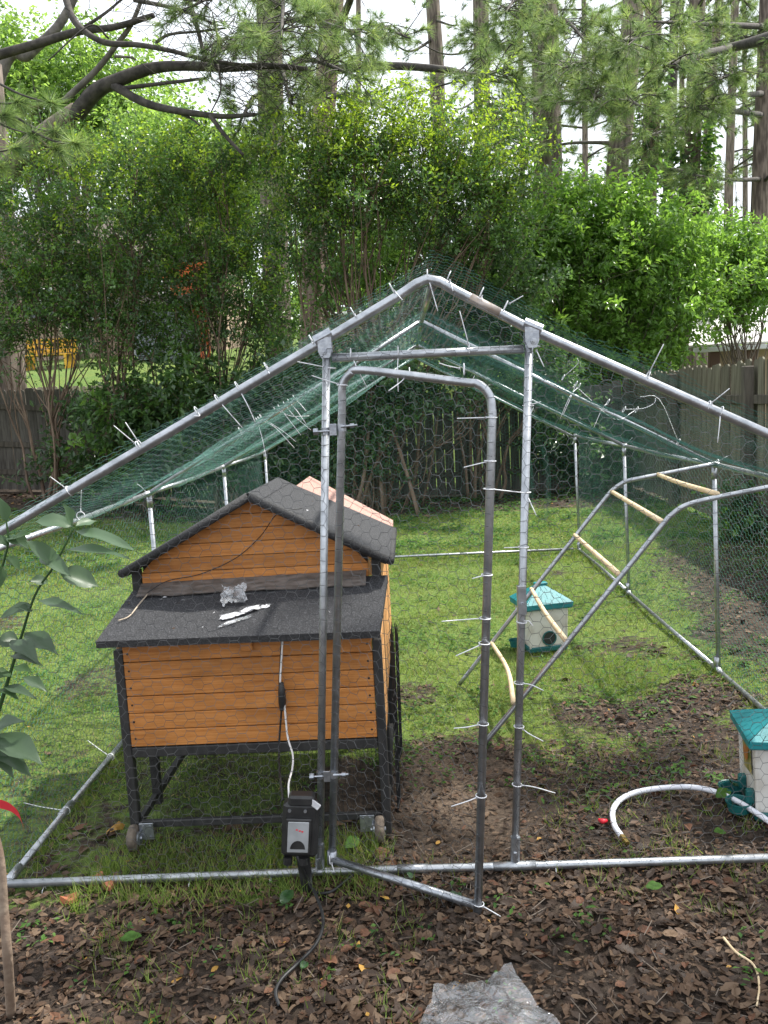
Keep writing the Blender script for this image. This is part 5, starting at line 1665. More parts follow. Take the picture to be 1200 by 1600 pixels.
cp('floor', MB().bevbox(((CX0 + CX1) / 2, (CY1 + CYB) / 2 + .02, .425), (CX1 - CX0 - .07, CYB - CY1 - .08, .014), .003), 'black_wood')
# bars and wire below
for x in (CX0 + .016, CX1 - .016):
    cp('bottom_rail', MB().bevbox((x, (CY1 + CYB) / 2, .07), (.024, CYB - CY1 - .04, .026), .003), 'black_wood')
    cp('bottom_rail', MB().bevbox((x, (CY0 + CY1) / 2 + .016, .07), (.022, CY1 - CY0 - .04, .024), .003), 'black_wood')
    cp('upper_rail', MB().bevbox((x, (CY1 + CYB) / 2, .41), (.024, CYB - CY1 - .04, .026), .003), 'black_wood')
cp('bottom_rail', MB().bevbox(((CX0 + CX1) / 2, CYB - .016, .07), (CX1 - CX0 - .07, .024, .026), .003), 'black_wood')


def weld(name, o, u, v, w, h, su, sv, r=.0008):
    A, B = [], []
    o, u, v = map(np.array, (o, u, v))
    for k in range(int(w / su) + 1):
        A.append(o + u * k * su)
        B.append(o + u * k * su + v * h)
    for k in range(int(h / sv) + 1):
        A.append(o + v * k * sv + np.array([.001, .001, 0]))
        B.append(o + v * k * sv + u * w + np.array([.001, .001, 0]))
    return MB().segs(A, B, r).build(name, M['wire_black'], coop)


weld('front_mesh', (CX0 + .034, CY0 + .03, .09), (1., 0, 0), (0, 0, 1.), CX1 - CX0 - .068, .25, .0142, .075)
for x in (CX0 + .03, CX1 - .03):
    weld('side_mesh', (x, CY1 + .03, .085), (0, 1., 0), (0, 0, 1.), CYB - CY1 - .06, .31, .0142, .05)
    weld('side_mesh', (x, CY0 + .035, .085), (0, 1., 0), (0, 0, 1.), CY1 - CY0 - .05, .27, .0142, .05)
weld('back_mesh', (CX0 + .034, CYB - .03, .085), (1., 0, 0), (0, 0, 1.), CX1 - CX0 - .068, .31, .0142, .05)
# loose roll of black mesh standing against the right side
rm = thing('mesh_offcut', 'black wire mesh offcut leaning against the right side of the coop', 'wire mesh')
A, B = [], []
for k in range(46):
    t = k / 45
    y = 2.96 + .68 * t
    x = -.203 + .008 * math.sin(9 * t) + .006 * t
    zt = .5 + .1 * math.sin(3 * t) + random.uniform(-.05, .05)
    A.append((x, y, .01))
    B.append((x + random.uniform(-.004, .008), y, zt))
for q in range(7):
    z = .03 + q * .07
    for k in range(14):
        t0, t1 = k / 14, (k + 1) / 14
        f = lambda t: (-.202 + .008 * math.sin(9 * t) + .006 * t, 2.96 + .68 * t, z)
        A.append(f(t0))
        B.append(f(t1))
MB().segs(A, B, .0016).build('wires', M['wire_black'], rm)
# muddy wheels on zinc brackets
for x, s in ((-1.135, 1), (-.275, -1)):
    wo = MB()
    an = np.linspace(0, 2 * np.pi, 20, endpoint=False)
    for i_, (rr, yy) in enumerate(((.03, -.014), (.044, -.011), (.047, -.004), (.047, .004), (.044, .011), (.03, .014))):
        pass
    prof = [(.012, -.015), (.034, -.015), (.044, -.011), (.0465, -.003), (.0465, .003), (.044, .011), (.034, .015), (.012, .015)]
    V = [(x - s * .012 + yy * 1.1, 2.775 + rr * math.cos(t), .05 + rr * math.sin(t) * (1 + .03 * math.sin(5 * t))) for rr, yy in prof for t in an]
    F = [[i_ * 20 + k, i_ * 20 + (k + 1) % 20, (i_ + 1) * 20 + (k + 1) % 20, (i_ + 1) * 20 + k] for i_ in range(7) for k in range(20)]
    wh = wo.add(V, F).build('wheel', M['mud'], coop, smooth=True)
    b = MB().bevbox((x + s * .032, 2.788, .066), (.052, .006, .062), .002)
    b.bevbox((x + s * .012, 2.776, .05), (.004, .03, .05), .001)
    b.tube([(x - s * .034, 2.775, .05), (x + s * .02, 2.775, .05)], .0075, 8)
    b.tube([(x - s * .002, 2.775, .05), (x + s * .01, 2.775, .05)], .022, 14)
    bo = b.build('wheel_bracket', M['zinc'], coop)
    for dx, dz in ((.046, .02), (.046, -.02), (.022, .02)):
        MB().tube([(x + s * dx, 2.782, .066 + dz), (x + s * dx, 2.786, .066 + dz)], .0045, 8).build('screw', M['zinc'], bo)

# screws where the boards meet the posts, and bits of dead leaf caught on the roofs
for k in range(nb_):
    for x in (CX0 + .05, CX1 - .05):
        z = z0 + (z1 - z0) / nb_ * (k + .5)
        MB().tube([(x, CY0 + .0005, z), (x, CY0 + .009, z)], .0042, 6).build('screw', M['black_plastic'], coop)
for q in range(34):
    t, u_ = random.random(), random.random()
    if q % 3:
        x, y = -1.15 + .9 * t, 2.75 + .29 * u_
        z = .79 + (y - 2.735) * .333 - .006 * (x + 1.196) + .002
    else:
        x, y = apx + .04 + .4 * t, 3.02 + .6 * u_
        z = rz_ - (x - apx) * (rz_ - ez) / (ex1 - apx) + .003
    s = random.uniform(.004, .011)
    a_ = random.uniform(0, 6.28)
    d1, d2 = np.array([math.cos(a_), math.sin(a_), 0]) * s, np.array([-math.sin(a_), math.cos(a_), .2]) * s * .5
    p = np.array([x, y, z])
    MB().add([p - d1, p - d2, p + d1, p + d2 + np.array([0, 0, s * .4])], [[0, 1, 2], [0, 2, 3]]).build('debris', M[('lit_pale', 'lit_brown', 'sticker_white')[q % 3 if q % 5 else 2]], coop)

# second hutch behind: only its faded pink roof shows
hut = thing('small_hutch', 'small hutch with a faded pink felt roof just behind the coop', 'hutch')
hy0, hy1, hz_, he_ = 3.83, 4.33, 1.185, .93
for sgn, xe in ((-1, -1.03), (1, -.196)):
    top = [(-.62, hy0, hz_), (xe, hy0, he_), (xe, hy1, he_), (-.62, hy1, hz_)]
    V = top + [(x, y, z - .028) for x, y, z in top]
    F = [[0, 1, 2, 3], [7, 6, 5, 4], [0, 4, 5, 1], [1, 5, 6, 2], [2, 6, 7, 3], [3, 7, 4, 0]]
    MB().add(V, F if sgn < 0 else [q[::-1] for q in F]).build('roof_slab', M['pink_felt'], hut)
for x in (-.98, -.25):
    for y in (3.9, 4.26):
        MB().bevbox((x, y, .45), (.035, .035, .9), .003).build('post', M['black_wood'], hut)
for k in range(6):
    MB().bevbox((-.615, 3.9, .45 + k * .08), (.69, .014, .076), .002).build('plank', M['plank_side'], hut)
    MB().bevbox((-.236, 4.08, .45 + k * .08), (.012, .32, .076), .002).build('plank', M['plank_side'], hut)

# scraps on the lid
def crumple(n, sx, sy, amp, seed, edge=.25, jag=1.0):
    r = np.random.default_rng(seed)
    u, v = np.meshgrid(np.linspace(-.5, .5, n), np.linspace(-.5, .5, n))
    z = 0
    for k in range(7):
        d = r.normal(size=2)
        z = z + np.abs(np.sin((d[0] * u + d[1] * v) * r.uniform(3, 9) + r.uniform(0, 6))) / (1 + .25 * k)
    z = z / z.max() + .35 * np.sin(u * 5 + seed) * np.cos(v * 4)
    ex = edge * np.sin(v * 9 + seed) * u + jag * .12 * np.sin(v * 23) * (np.abs(u) > .4)
    ey = edge * np.sin(u * 8 + seed * 2) * v + jag * .1 * np.sin(u * 19) * (np.abs(v) > .4)
    return np.stack([(u + ex * .4) * sx, (v + ey * .4) * sy, z * amp], -1).reshape(-1, 3), [[i * n + j, i * n + j + 1, (i + 1) * n + j + 1, (i + 1) * n + j] for i in range(n - 1) for j in range(n - 1)]


def lidz(x, y):
    return .79 + (y - 2.735) * (.109 / .327) - .006 * (x + 1.196) / .97 + .004


def on_lid(name, label, cat, c, sx, sy, amp, seed, rz, m, n=14):
    V, F = crumple(n, sx, sy, amp, seed)
    V = V @ rotz(rz).T + np.array([c[0], c[1], 0])
    V[:, 2] += lidz(V[:, 0], V[:, 1])
    return tag(MB().add(V, F).build(name, M[m], smooth=False), label, cat)


on_lid('plastic_bag', 'small crumpled clear plastic bag on the coop nest lid', 'plastic bag', (-.755, 2.945), .085, .115, .035, 3, .1, 'roof_film')
on_lid('paper_scrap', 'torn white wrapper strip lying on the coop nest lid', 'wrapper', (-.74, 2.845), .09, .026, .01, 8, .35, 'sticker_white', 10)
on_lid('paper_scrap', 'folded white instruction scrap beside the torn wrapper on the lid', 'paper scrap', (-.685, 2.868), .07, .026, .014, 11, .5, 'sticker_white', 9)
on_lid('paper_scrap', 'tiny lilac white paper corner right of the other scraps on the lid', 'paper scrap', (-.632, 2.893), .032, .018, .008, 13, .3, 'sticker_white', 6)
on_lid('film_strip', 'thin clear film strip in front of the torn wrapper on the lid', 'film strip', (-.73, 2.81), .11, .018, .006, 17, .5, 'roof_film', 8)

# cords on the coop
def cord(name, label, pts, r, m, cat='cord', n=8):
    return tag(MB().tube(spline(pts, n), r, 7).build(name, M[m], smooth=True), label, cat)


cord('thin_wire', 'thin dark wire drooping across the orange gable of the coop', [(-.50, 3.05, 1.175), (-.58, 2.985, 1.168), (-.66, 3.052, 1.08), (-.76, 3.05, 1.0), (-.9, 3.048, .945), (-1.02, 3.035, .928), (-1.09, 3.0, .895)], .0017, 'cord_black')
cord('tan_cord', 'frayed tan cord end lying on the left of the coop nest lid', [(-1.09, 3.0, .888), (-1.105, 2.94, .865), (-1.12, 2.87, .84), (-1.15, 2.84, .833)], .0026, 'cord_tan')
cord('white_flex', 'white cord hanging down the coop front into the black timer box', [(-0.558, 2.775, 0.773), (-0.57, 2.78, 0.685), (-0.58, 2.775, 0.59), (-0.57, 2.77, 0.527), (-0.565, 2.76, 0.414), (-0.545, 2.72, 0.365), (-0.539, 2.66, 0.342), (-0.538, 2.56, 0.333), (-0.532, 2.515, 0.305)], .0034, 'cord_white')
cord('black_cord', 'black cord beside the white cord on the coop front', [(-0.562, 2.782, 0.771), (-0.576, 2.783, 0.661), (-0.584, 2.78, 0.582), (-0.581, 2.782, 0.523), (-0.597, 2.783, 0.406), (-0.6, 2.76, 0.345), (-0.575, 2.62, 0.328), (-0.553, 2.515, 0.301)], .0036, 'cord_black')
tag(MB().tube(spline([(-0.575, 2.775, 0.604), (-0.576, 2.773, 0.572), (-0.577, 2.773, 0.531), (-0.582, 2.775, 0.502)], 4), [.007, .013, .014, .007], 8).build('cord_connector', M['black_plastic'], smooth=True), 'black plug connector in the middle of the cords on the coop front', 'plug')

# ------------------------------------------------------------------ outdoor timer on its stake
tm = thing('timer_box', 'black outdoor timer box with a clear cover on a ground stake by the door', 'timer box', loc=(-0.499, 2.5, 0.215), rz=.06)
tm.scale = (1.18, 1.1, 1.15)
tl_ = rotx(-.06) @ roty(.1)
MB().bevbox((0, 0, 0), (.098, .055, .155), .010, tl_).bevbox(np.array([0, -.004, .083]) @ tl_.T, (.07, .05, .03), .012, tl_).build('body', M['black_plastic'], tm)
MB().bevbox(np.array([-.004, -.032, -.012]) @ tl_.T, (.068, .014, .100), .004, tl_).build('cover_frame', M['black_plastic'], tm)
cw = MB().bevbox(np.array([-.004, -.039, -.012]) @ tl_.T, (.056, .006, .086), .002, tl_).build('cover', M['grey_window'], tm)
V, F = [], []
for k in range(13):
    a_ = math.pi * k / 12
    V.append(np.array([-.004 + .02 * math.cos(a_), -.0425, -.045 + .024 * math.sin(a_)]))
V = np.array(V) @ tl_.T
dial = MB()
dial.add(V, [list(range(13))[::-1]])
dial.build('dial', M['black_plastic'], cw)
for dx, dz in ((-.008, .01), (.0, .007), (.007, .005)):
    MB().box(np.array([dx, -.0425, dz]) @ tl_.T, (.005, .001, .0035), tl_).build('red_mark', M['red'], cw)
MB().bevbox(np.array([.036, -.024, .076]) @ tl_.T, (.032, .008, .016), .001, tl_ @ roty(.65)).build('label', M['sticker_white'], tm)
for dx in (-.03, .012):
    MB().tube([np.array([dx, -.033, .058]) @ tl_.T, np.array([dx, -.026, .058]) @ tl_.T], .0045, 8).build('screw', M['zinc'], tm)
    MB().tube([np.array([dx, -.02, -.078]) @ tl_.T, np.array([dx, -.02, -.098]) @ tl_.T], .012, 8).build('outlet', M['black_plastic'], tm)
MB().add([[-.018, -.008, -.07], [.018, -.008, -.07], [.016, -.008, -.17], [.004, -.004, -.235], [-.01, -.008, -.17], [-.018, .012, -.07], [.018, .012, -.07], [.016, .012, -.17], [-.01, .012, -.17]],
         [[0, 4, 2, 1], [5, 6, 7, 8], [0, 1, 6, 5], [1, 2, 7, 6], [0, 5, 8, 4]]).add([[-.01, -.008, -.17], [.016, -.008, -.17], [.016, .012, -.17], [-.01, .012, -.17], [.004, .002, -.25]], [[0, 4, 1], [1, 4, 2], [2, 4, 3], [3, 4, 0]]).build('stake', M['black_plastic'], tm)
cord('power_cable', 'black power cable running from the timer through dead leaves to the foreground', [(-0.517, 2.48, 0.144), (-0.503, 2.47, 0.101), (-0.485, 2.492, 0.03), (-0.452, 2.417, 0.028), (-0.422, 2.32, 0.026), (-0.417, 2.243, 0.026), (-0.433, 2.172, 0.026), (-0.474, 2.098, 0.026), (-0.505, 2.044, 0.026), (-0.514, 1.998, 0.024), (-0.5, 1.961, 0.012)], .0052, 'cord_black')
cord('power_cable', 'short black cable looping from the timer to the right over the pipe', [(-0.482, 2.49, 0.137), (-0.478, 2.5, 0.054), (-0.468, 2.474, 0.01), (-0.415, 2.464, 0.01), (-0.371, 2.505, 0.018), (-0.343, 2.527, 0.03)], .0048, 'cord_black')

# ------------------------------------------------------------------ feeders shaped like little houses
def feeder(label, loc, rz, w=.245, d=.235, h=.27, cups=(), hole=True, sticker=False, lidh=.1):
    t = thing('poultry_feeder', label, 'poultry feeder', 'white and teal poultry feeders', loc=loc, rz=rz)
    b = MB()
    n0 = .93
    V = []
    for z, k in ((.03, n0), (h, 1.0)):
        for sx, sy in ((-1, -1), (1, -1), (1, 1), (-1, 1)):
            V.append((sx * w / 2 * k, sy * d / 2 * k, z))
    b.add(V, [[0, 1, 5, 4], [1, 2, 6, 5], [2, 3, 7, 6], [3, 0, 4, 7], [0, 3, 2, 1], [4, 5, 6, 7]])
    b.build('body', M['white_plastic'], t)
    for sx in (-1, 1):
        for sy in (-1, 1):
            MB().tube([(sx * w / 2 * n0, sy * d / 2 * n0, .03), (sx * w / 2, sy * d / 2, h)], .006, 8).build('corner_rib', M['white_plastic'], t)
    MB().bevbox((0, 0, .018), (w * 1.0, d * 1.0, .036), .008).build('base', M['teal_dark'], t)
    ow, od = w * 1.24, d * 1.24
    z = h - .012
    for k, f in enumerate((1.0, .82, .62, .42, .22)):
        hh = lidh / 4.6
        lb_ = MB()
        if k == 0:
            lb_.bevbox((0, 0, z + hh / 2 - .006), (ow, od, hh * 1.2 + .012), .009)
        # each course: a sloping ring of shingle tabs with a scalloped lower edge
        a0, a1 = f, max(f - .2, .06)
        nt_ = max(2, int(round(7 * f)))
        for side in range(4):
            R4 = rotz(side * math.pi / 2)
            W_, D_ = (ow, od) if side % 2 == 0 else (od, ow)
            for q in range(nt_):
                x0, x1 = (-.5 + q / nt_) * W_ * a0, (-.5 + (q + 1) / nt_) * W_ * a0
                s0, s1 = x0 * a1 / a0, x1 * a1 / a0
                g_ = .0012
                y0, y1 = -D_ / 2 * a0 - .001, -D_ / 2 * a1
                zt, zl = z + hh * 1.35 + .006, z + hh * .75
                P8 = np.array([[x0 + g_, y0, zl], [x1 - g_, y0, zl], [x1 - g_, y0, zl + .009], [x0 + g_, y0, zl + .009], [s1 - g_, y1, zt + hh * .75], [s0 + g_, y1, zt + hh * .75]])
                lb_.add(P8 @ R4.T, [[0, 1, 2, 3], [3, 2, 4, 5]])
        lb_.build('lid' if k == 0 else 'lid_course', M['teal'], t)
        z += hh
    MB().bevbox((0, 0, z + hh * 1.1), (ow * .26, od * .16, .018), .005).build('lid_cap', M['teal'], t)
    if hole:
        an = np.linspace(0, 2 * np.pi, 24, endpoint=False)
        yf = -d / 2 * .955 - .004
        MB().tube([(.005 + .042 * math.cos(a), yf, .085 + .042 * math.sin(a)) for a in an], .004, 6, closed=True).build('port_ring', M['teal_dark'], t, smooth=True)
        MB().add([(.005 + .04 * math.cos(a), yf + .001, .085 + .04 * math.sin(a)) for a in an], [list(range(24))]).build('port', M['hole_shade'], t)  # flat dark disc on the solid wall, painting the opening's shade
    for (ax, ay, rot) in cups:
        cb = MB()
        an = np.linspace(0, 2 * np.pi, 18, endpoint=False)
        prof = [(.018, .004), (.036, .012), (.042, .05), (.046, .052), (.046, .046), (.038, .046), (.032, .016), (.0, .012)]
        V = [(ax + rr * math.cos(a), ay + rr * math.sin(a), zz_ + .006) for rr, zz_ in prof for a in an]
        F = [[i_ * 18 + k, i_ * 18 + (k + 1) % 18, (i_ + 1) * 18 + (k + 1) % 18, (i_ + 1) * 18 + k] for i_ in range(7) for k in range(18)]
        cb.add(V, F)
        cb.bevbox((ax + .04 * math.cos(rot), ay + .04 * math.sin(rot), .075), (.03, .03, .055), .006)
        cb.build('drinker_cup', M['teal_dark'], t, smooth=False)
    if sticker:
        x_ = -w / 2 - .0035
        st = MB()
        # printed label: pale card with a brown hen on green
        st.add([[x_, -.055, h - .015], [x_, .06, h - .06], [x_ + .004, .045, h - .165], [x_ + .003, -.07, h - .15]], [[3, 2, 1, 0]])
        so = st.build('label', M['label_green'], t)
        hv = [(-.045, -.10), (-.03, -.075), (-.012, -.07), (.012, -.078), (.022, -.055), (.036, -.052), (.038, -.066), (.03, -.078), (.026, -.105), (.006, -.125), (-.02, -.122), (-.034, -.108)]
        MB().add([[x_ - .001, -a, h + z_ ] for a, z_ in hv], [list(range(len(hv)))]).build('hen_print', M['label_hen'], so)
    return t


M['label_green'] = mat('printed_green_label', (.12, .15, .03), .4, 0, col2=(.42, .33, .12), vscale=26)
M['label_hen'] = mat('printed_brown_hen', (.3, .09, .02), .4, 0, col2=(.42, .16, .04), vscale=30)
feeder('white feeder with teal shingle lid and round port on the lawn behind the perch ladder', (.665, 5.0, .0), .22, w=.245, d=.225, h=.292, lidh=.09, cups=[(-.16, .02, 0)])
feeder('white feeder with teal lid and drinker cups cut by the right edge of the picture', (1.205, 2.915, .0), -.15, w=.24, d=.24, h=.305, lidh=.06, cups=[(-.165, -.07, 0), (-.165, .05, 0)], hole=False, sticker=True)
cord('white_hose', 'white hose curving over dead leaves beside the right feeder', [(.577, 2.735, .012), (.568, 2.80, .02), (.588, 2.90, .022), (.645, 2.985, .024), (.737, 3.035, .026), (.872, 3.045, .03), (.955, 3.01, .036), (1.01, 2.945, .04), (1.045, 2.86, .045), (1.075, 2.79, .04), (1.13, 2.72, .02), (1.25, 2.66, .015)], .0105, 'hose', 'hose')
tag(MB().tube([(.577, 2.738, .012), (.583, 2.708, .011)], .0095, 8).tube([(.582, 2.712, .011), (.587, 2.69, .010)], .0075, 8).build('hose_fitting', M['brass']), 'dark brass fitting at the open end of the white hose', 'fitting')
b = MB()
V = rdir(60)
bmr = spline([(0.526, 2.852, 0.012), (0.537, 2.838, 0.014), (0.552, 2.845, 0.012)], 4)
tag(MB().tube(bmr, [.006, .0095, .006], 8).build('red_scrap', M['red'], smooth=True), 'tiny red plastic scrap lying on the leaves left of the white hose', 'plastic scrap')

# foreground film bag
V, F = crumple(64, .46, .30, .042, 21, .1, 0.0)
c_ = np.array([0.039, 1.909, 0])
V = V @ rotz(.15).T
V[:, 0] += c_[0] - .012
V[:, 0] += -.05 * (V[:, 1] / .15 + 1) * (V[:, 0] - c_[0]) / .18
V[:, 1] += c_[1] - .045
V[:, 2] += .008
ok_ = np.ones(len(V), bool)
bag = tag(MB().add(V, F).build('plastic_sheet', M['clear_film'], smooth=True), 'crumpled clear plastic sheet lying on dead leaves at the bottom edge', 'plastic sheet')

# orange clay pieces under the left ground pipe
for q, (px, sx_, sy_, rz2, lab) in enumerate((((-1.218, 2.585, 0), .06, .035, .3, 'larger orange clay shard just behind the left ground pipe'), ((-1.155, 2.544, 0), .042, .026, -.2, 'smaller orange clay shard touching the back of the left ground pipe'), ((-1.267, 2.479, 0), .06, .028, .1, 'dull orange clay shard in front of the left ground pipe'))):
    b = MB()
    k = 7
    an = np.sort(np.random.default_rng(q + 2).uniform(0, 6.28, k))
    V = [(px[0] + sx_ / 2 * math.cos(a) , px[1] + sy_ * .8 * math.sin(a), .002) for a in an] + [(px[0] + sx_ / 2 * math.cos(a) * .92, px[1] + sy_ * .74 * math.sin(a), .018 + .01 * math.sin(a * 2)) for a in an]
    b.add(V, [[i_, (i_ + 1) % k, k + (i_ + 1) % k, k + i_] for i_ in range(k)])
    b.f.append((np.array([list(range(k, 2 * k))]), np.zeros(1, dtype=np.int32)))
    tag(b.build('clay_shard', M['brick_chip']), lab, 'shard', 'orange clay shards by the pipe')

# ------------------------------------------------------------------ sapling in the left foreground
sap = thing('sapling', 'young sapling with large grey green leaves reaching in from the left edge', 'sapling', loc=(0, 0, 0))
SY = 1.88
MB().tube(spline([(-1.224, 1.988, -0.02), (-1.142, 1.86, 0.237), (-1.136, 1.86, 0.373), (-1.131, 1.86, 0.523), (-1.163, 1.87, 0.667), (-1.175, 1.88, 0.809), (-1.146, 1.88, 0.919)], 6), [.0125, .010, .008], 10).build('stem', M['sap_bark'], sap, smooth=True)
MB().tube(spline([(-1.168, 1.88, 0.776), (-1.117, 1.88, 0.838), (-1.071, 1.88, 0.94), (-1.029, 1.88, 1.04), (-0.982, 1.88, 1.146), (-0.93, 1.88, 1.212), (-0.901, 1.88, 1.256), (-0.873, 1.88, 1.301)], 5), [.0062, .003, .002], 7).build('shoot', M['lf_sap_dark'], sap, smooth=True)
MB().tube(spline([(-1.194, 1.95, 0.863), (-1.133, 1.95, 1.024), (-1.097, 1.95, 1.174), (-1.078, 1.95, 1.228), (-1.065, 1.95, 1.267), (-1.065, 1.95, 1.314)], 5), [.0055, .003, .002], 7).build('shoot', M['lf_sap_dark'], sap, smooth=True)


def bigleaf(a, tip, wpx, roll=0.0, under=False, droop=.1):
    """ovate leaf from stalk end a to tip, with a midrib fold, wavy edge and curl"""
    a, tip = np.array(a, float), np.array(tip, float)
    d = tip - a
    L = np.linalg.norm(d)
    d /= L
    view = unit(np.array([-.09, 0, 1.55]) - a)
    up_ = unit(np.array([0, 0, 1.0]) * (1 - abs(roll) * .3) + view * (.55 + roll) + np.array([roll * .5, 0, 0]))
    s = unit(np.cross(d, up_))
    nrm = np.cross(s, d)
    W = wpx
    prof = [(0, .02), (.06, .24), (.16, .62), (.28, .92), (.4, 1.0), (.54, .92), (.68, .7), (.8, .44), (.9, .2), (1.0, .015)]
    V, F = [], []
    ph = random.uniform(0, 6)
    for i_, (t, w) in enumerate(prof):
        c = a + d * L * t - nrm * droop * L * t * t + nrm * .03 * L * math.sin(t * 3.1)
        hw = W * .5 * w
        wv = .07 * W * math.sin(t * 11 + ph)
        V += [c - s * hw + nrm * (hw * .34 + wv), c - s * hw * .5 + nrm * hw * .13, c, c + s * hw * .5 + nrm * hw * .13, c + s * hw + nrm * (hw * .34 - wv)]
        if i_:
            for j_ in range(4):
                p = (i_ - 1) * 5 + j_
                F.append([p, p + 1, p + 6, p + 5])
    o = MB().add(V, F).build('leaf', M['lf_sap_dark' if under else 'lf_sap'], sap, smooth=True)
    return o


K = 1.88 / 1300
for a, tip, w, roll, under in (
    ((-0.877, 1.88, 1.304), (-0.954, 1.86, 1.326), 30, .1, 0), ((-0.878, 1.88, 1.307), (-0.871, 1.84, 1.358), 18, .5, 0), ((-0.869, 1.88, 1.304), (-0.836, 1.92, 1.311), 16, .2, 0),
    ((-0.879, 1.9, 1.289), (-0.736, 1.86, 1.256), 24, .0, 0), ((-0.905, 1.88, 1.248), (-0.751, 1.84, 1.245), 22, -.2, 0), ((-0.924, 1.88, 1.21), (-0.951, 1.82, 1.282), 30, .5, 0), ((-0.961, 1.88, 1.239), (-0.877, 1.83, 1.207), 26, .6, 0),
    ((-0.917, 1.88, 1.197), (-0.84, 1.9, 1.16), 34, .6, 0), ((-0.958, 1.9, 1.175), (-0.979, 1.86, 1.184), 18, .6, 0), ((-0.988, 1.9, 1.129), (-0.875, 1.86, 1.112), 18, .1, 0), ((-0.989, 1.88, 1.124), (-1.047, 1.84, 1.11), 18, .2, 0), ((-0.993, 1.88, 1.108), (-1.006, 1.84, 1.129), 14, .4, 0),
    ((-1.018, 1.88, 1.055), (-0.931, 1.84, 1.023), 30, .5, 0), ((-1.032, 1.88, 1.04), (-1.063, 1.84, 1.047), 28, .5, 0), ((-1.04, 1.86, 1.046), (-0.958, 1.8, 1.018), 28, .4, 0), ((-1.05, 1.86, 1.009), (-0.96, 1.82, 1.003), 15, -.2, 0),
    ((-1.062, 1.88, 0.963), (-1.079, 1.84, 0.965), 20, .3, 1), ((-1.043, 1.9, 0.943), (-0.981, 1.88, 0.917), 18, .3, 0), ((-1.062, 1.9, 0.969), (-1.013, 1.88, 0.964), 16, .2, 1), ((-1.084, 1.88, 0.929), (-0.993, 1.84, 0.918), 16, .1, 0), ((-1.091, 1.88, 0.923), (-1.033, 1.84, 0.916), 14, .0, 1),
    ((-1.093, 1.84, 0.822), (-0.969, 1.78, 0.787), 40, .5, 0), ((-1.102, 1.84, 0.791), (-0.996, 1.78, 0.76), 26, .2, 0), ((-1.114, 1.86, 0.827), (-1.023, 1.82, 0.868), 28, .4, 0), ((-1.105, 1.82, 0.815), (-1.043, 1.8, 0.744), 24, .3, 0),
    ((-1.066, 1.95, 1.265), (-0.991, 1.9, 1.292), 20, .4, 1), ((-1.068, 1.95, 1.259), (-1.082, 1.92, 1.278), 20, .4, 0), ((-1.072, 1.95, 1.228), (-1.022, 1.9, 1.211), 16, .5, 1), ((-1.083, 1.95, 1.207), (-1.1, 1.9, 1.146), 22, .4, 1), ((-1.065, 1.95, 1.314), (-1.056, 1.92, 1.371), 18, .4, 0), ((-1.063, 1.95, 1.275), (-0.998, 1.9, 1.261), 24, .5, 0)):
    a, tip = np.array(a), np.array(tip)
    bigleaf(a, a + (tip - a) * 1.08, w * K * 1.15, roll, under)
# red tape strip tied on the stem
rt_ = spline([(-1.142, 1.83, 0.673), (-1.087, 1.8, 0.673), (-1.056, 1.79, 0.668), (-1.034, 1.785, 0.651), (-1.024, 1.78, 0.628)], 5)
b = MB()
V, F = [], []
for i_, p in enumerate(rt_):
    w_ = .0125 * (1 - .45 * (i_ / (len(rt_) - 1)) ** 2)
    V += [p + np.array([0, 0, w_]), p + np.array([0, .004, -w_])]
    if i_:
        F.append([2 * i_ - 2, 2 * i_ - 1, 2 * i_ + 1, 2 * i_])
b.add(V, F).add(np.array(V) + np.array([0, .0015, 0]), [q[::-1] for q in F])
tag(b.build('red_tape', M['red_tape'], smooth=True), 'short red tape strip sticking in from the left edge by the sapling stem', 'tape')

# ------------------------------------------------------------------ grass, weeds and dead leaves
def in_view(x, y, m=.6):
    return np.abs(x + .035 * y + .09) < .52 * y + m


def scatter(n, x0, x1, y0, y1, near=1.0):
    """points denser near the camera"""
    y = y0 + (y1 - y0) * rng.uniform(0, 1, n) ** near
    x = rng.uniform(x0, x1, n)
    k = in_view(x, y)
    return x[k], y[k]


gb = MB()
for (n, y0, y1, near, L, W) in ((150000, 1.7, 4.8, 1.0, .042, .0034), (300000, 3.2, 8.5, 1.2, .04, .005), (150000, 7.5, 13, 1.0, .045, .009)):
    x, y = scatter(n, -7, 6.5, y0, y1, near)
    c = cover(x, y)
    k = rng.uniform(0, 1, len(x)) < np.clip((c - .25) * 1.5, 0, 1)
    x, y, c = x[k], y[k], c[k]
    n_ = len(x)
    d = unit(np.stack([rng.normal(size=n_) * .75, rng.normal(size=n_) * .75, np.full(n_, .75)], -1))
    s = unit(np.cross(d, rdir(n_)))
    m = rng.choice([0, 1, 2], n_, p=[.55, .32, .13])
    gb.blades(np.stack([x, y, hgt(x, y) - .004], -1), d, s, L * rng.uniform(.4, 1.35, n_) * np.clip(1 + .5 * wav(x * 1.5, y * 1.5, 2.0), .5, 1.6), W * rng.uniform(.7, 1.3, n_), m)
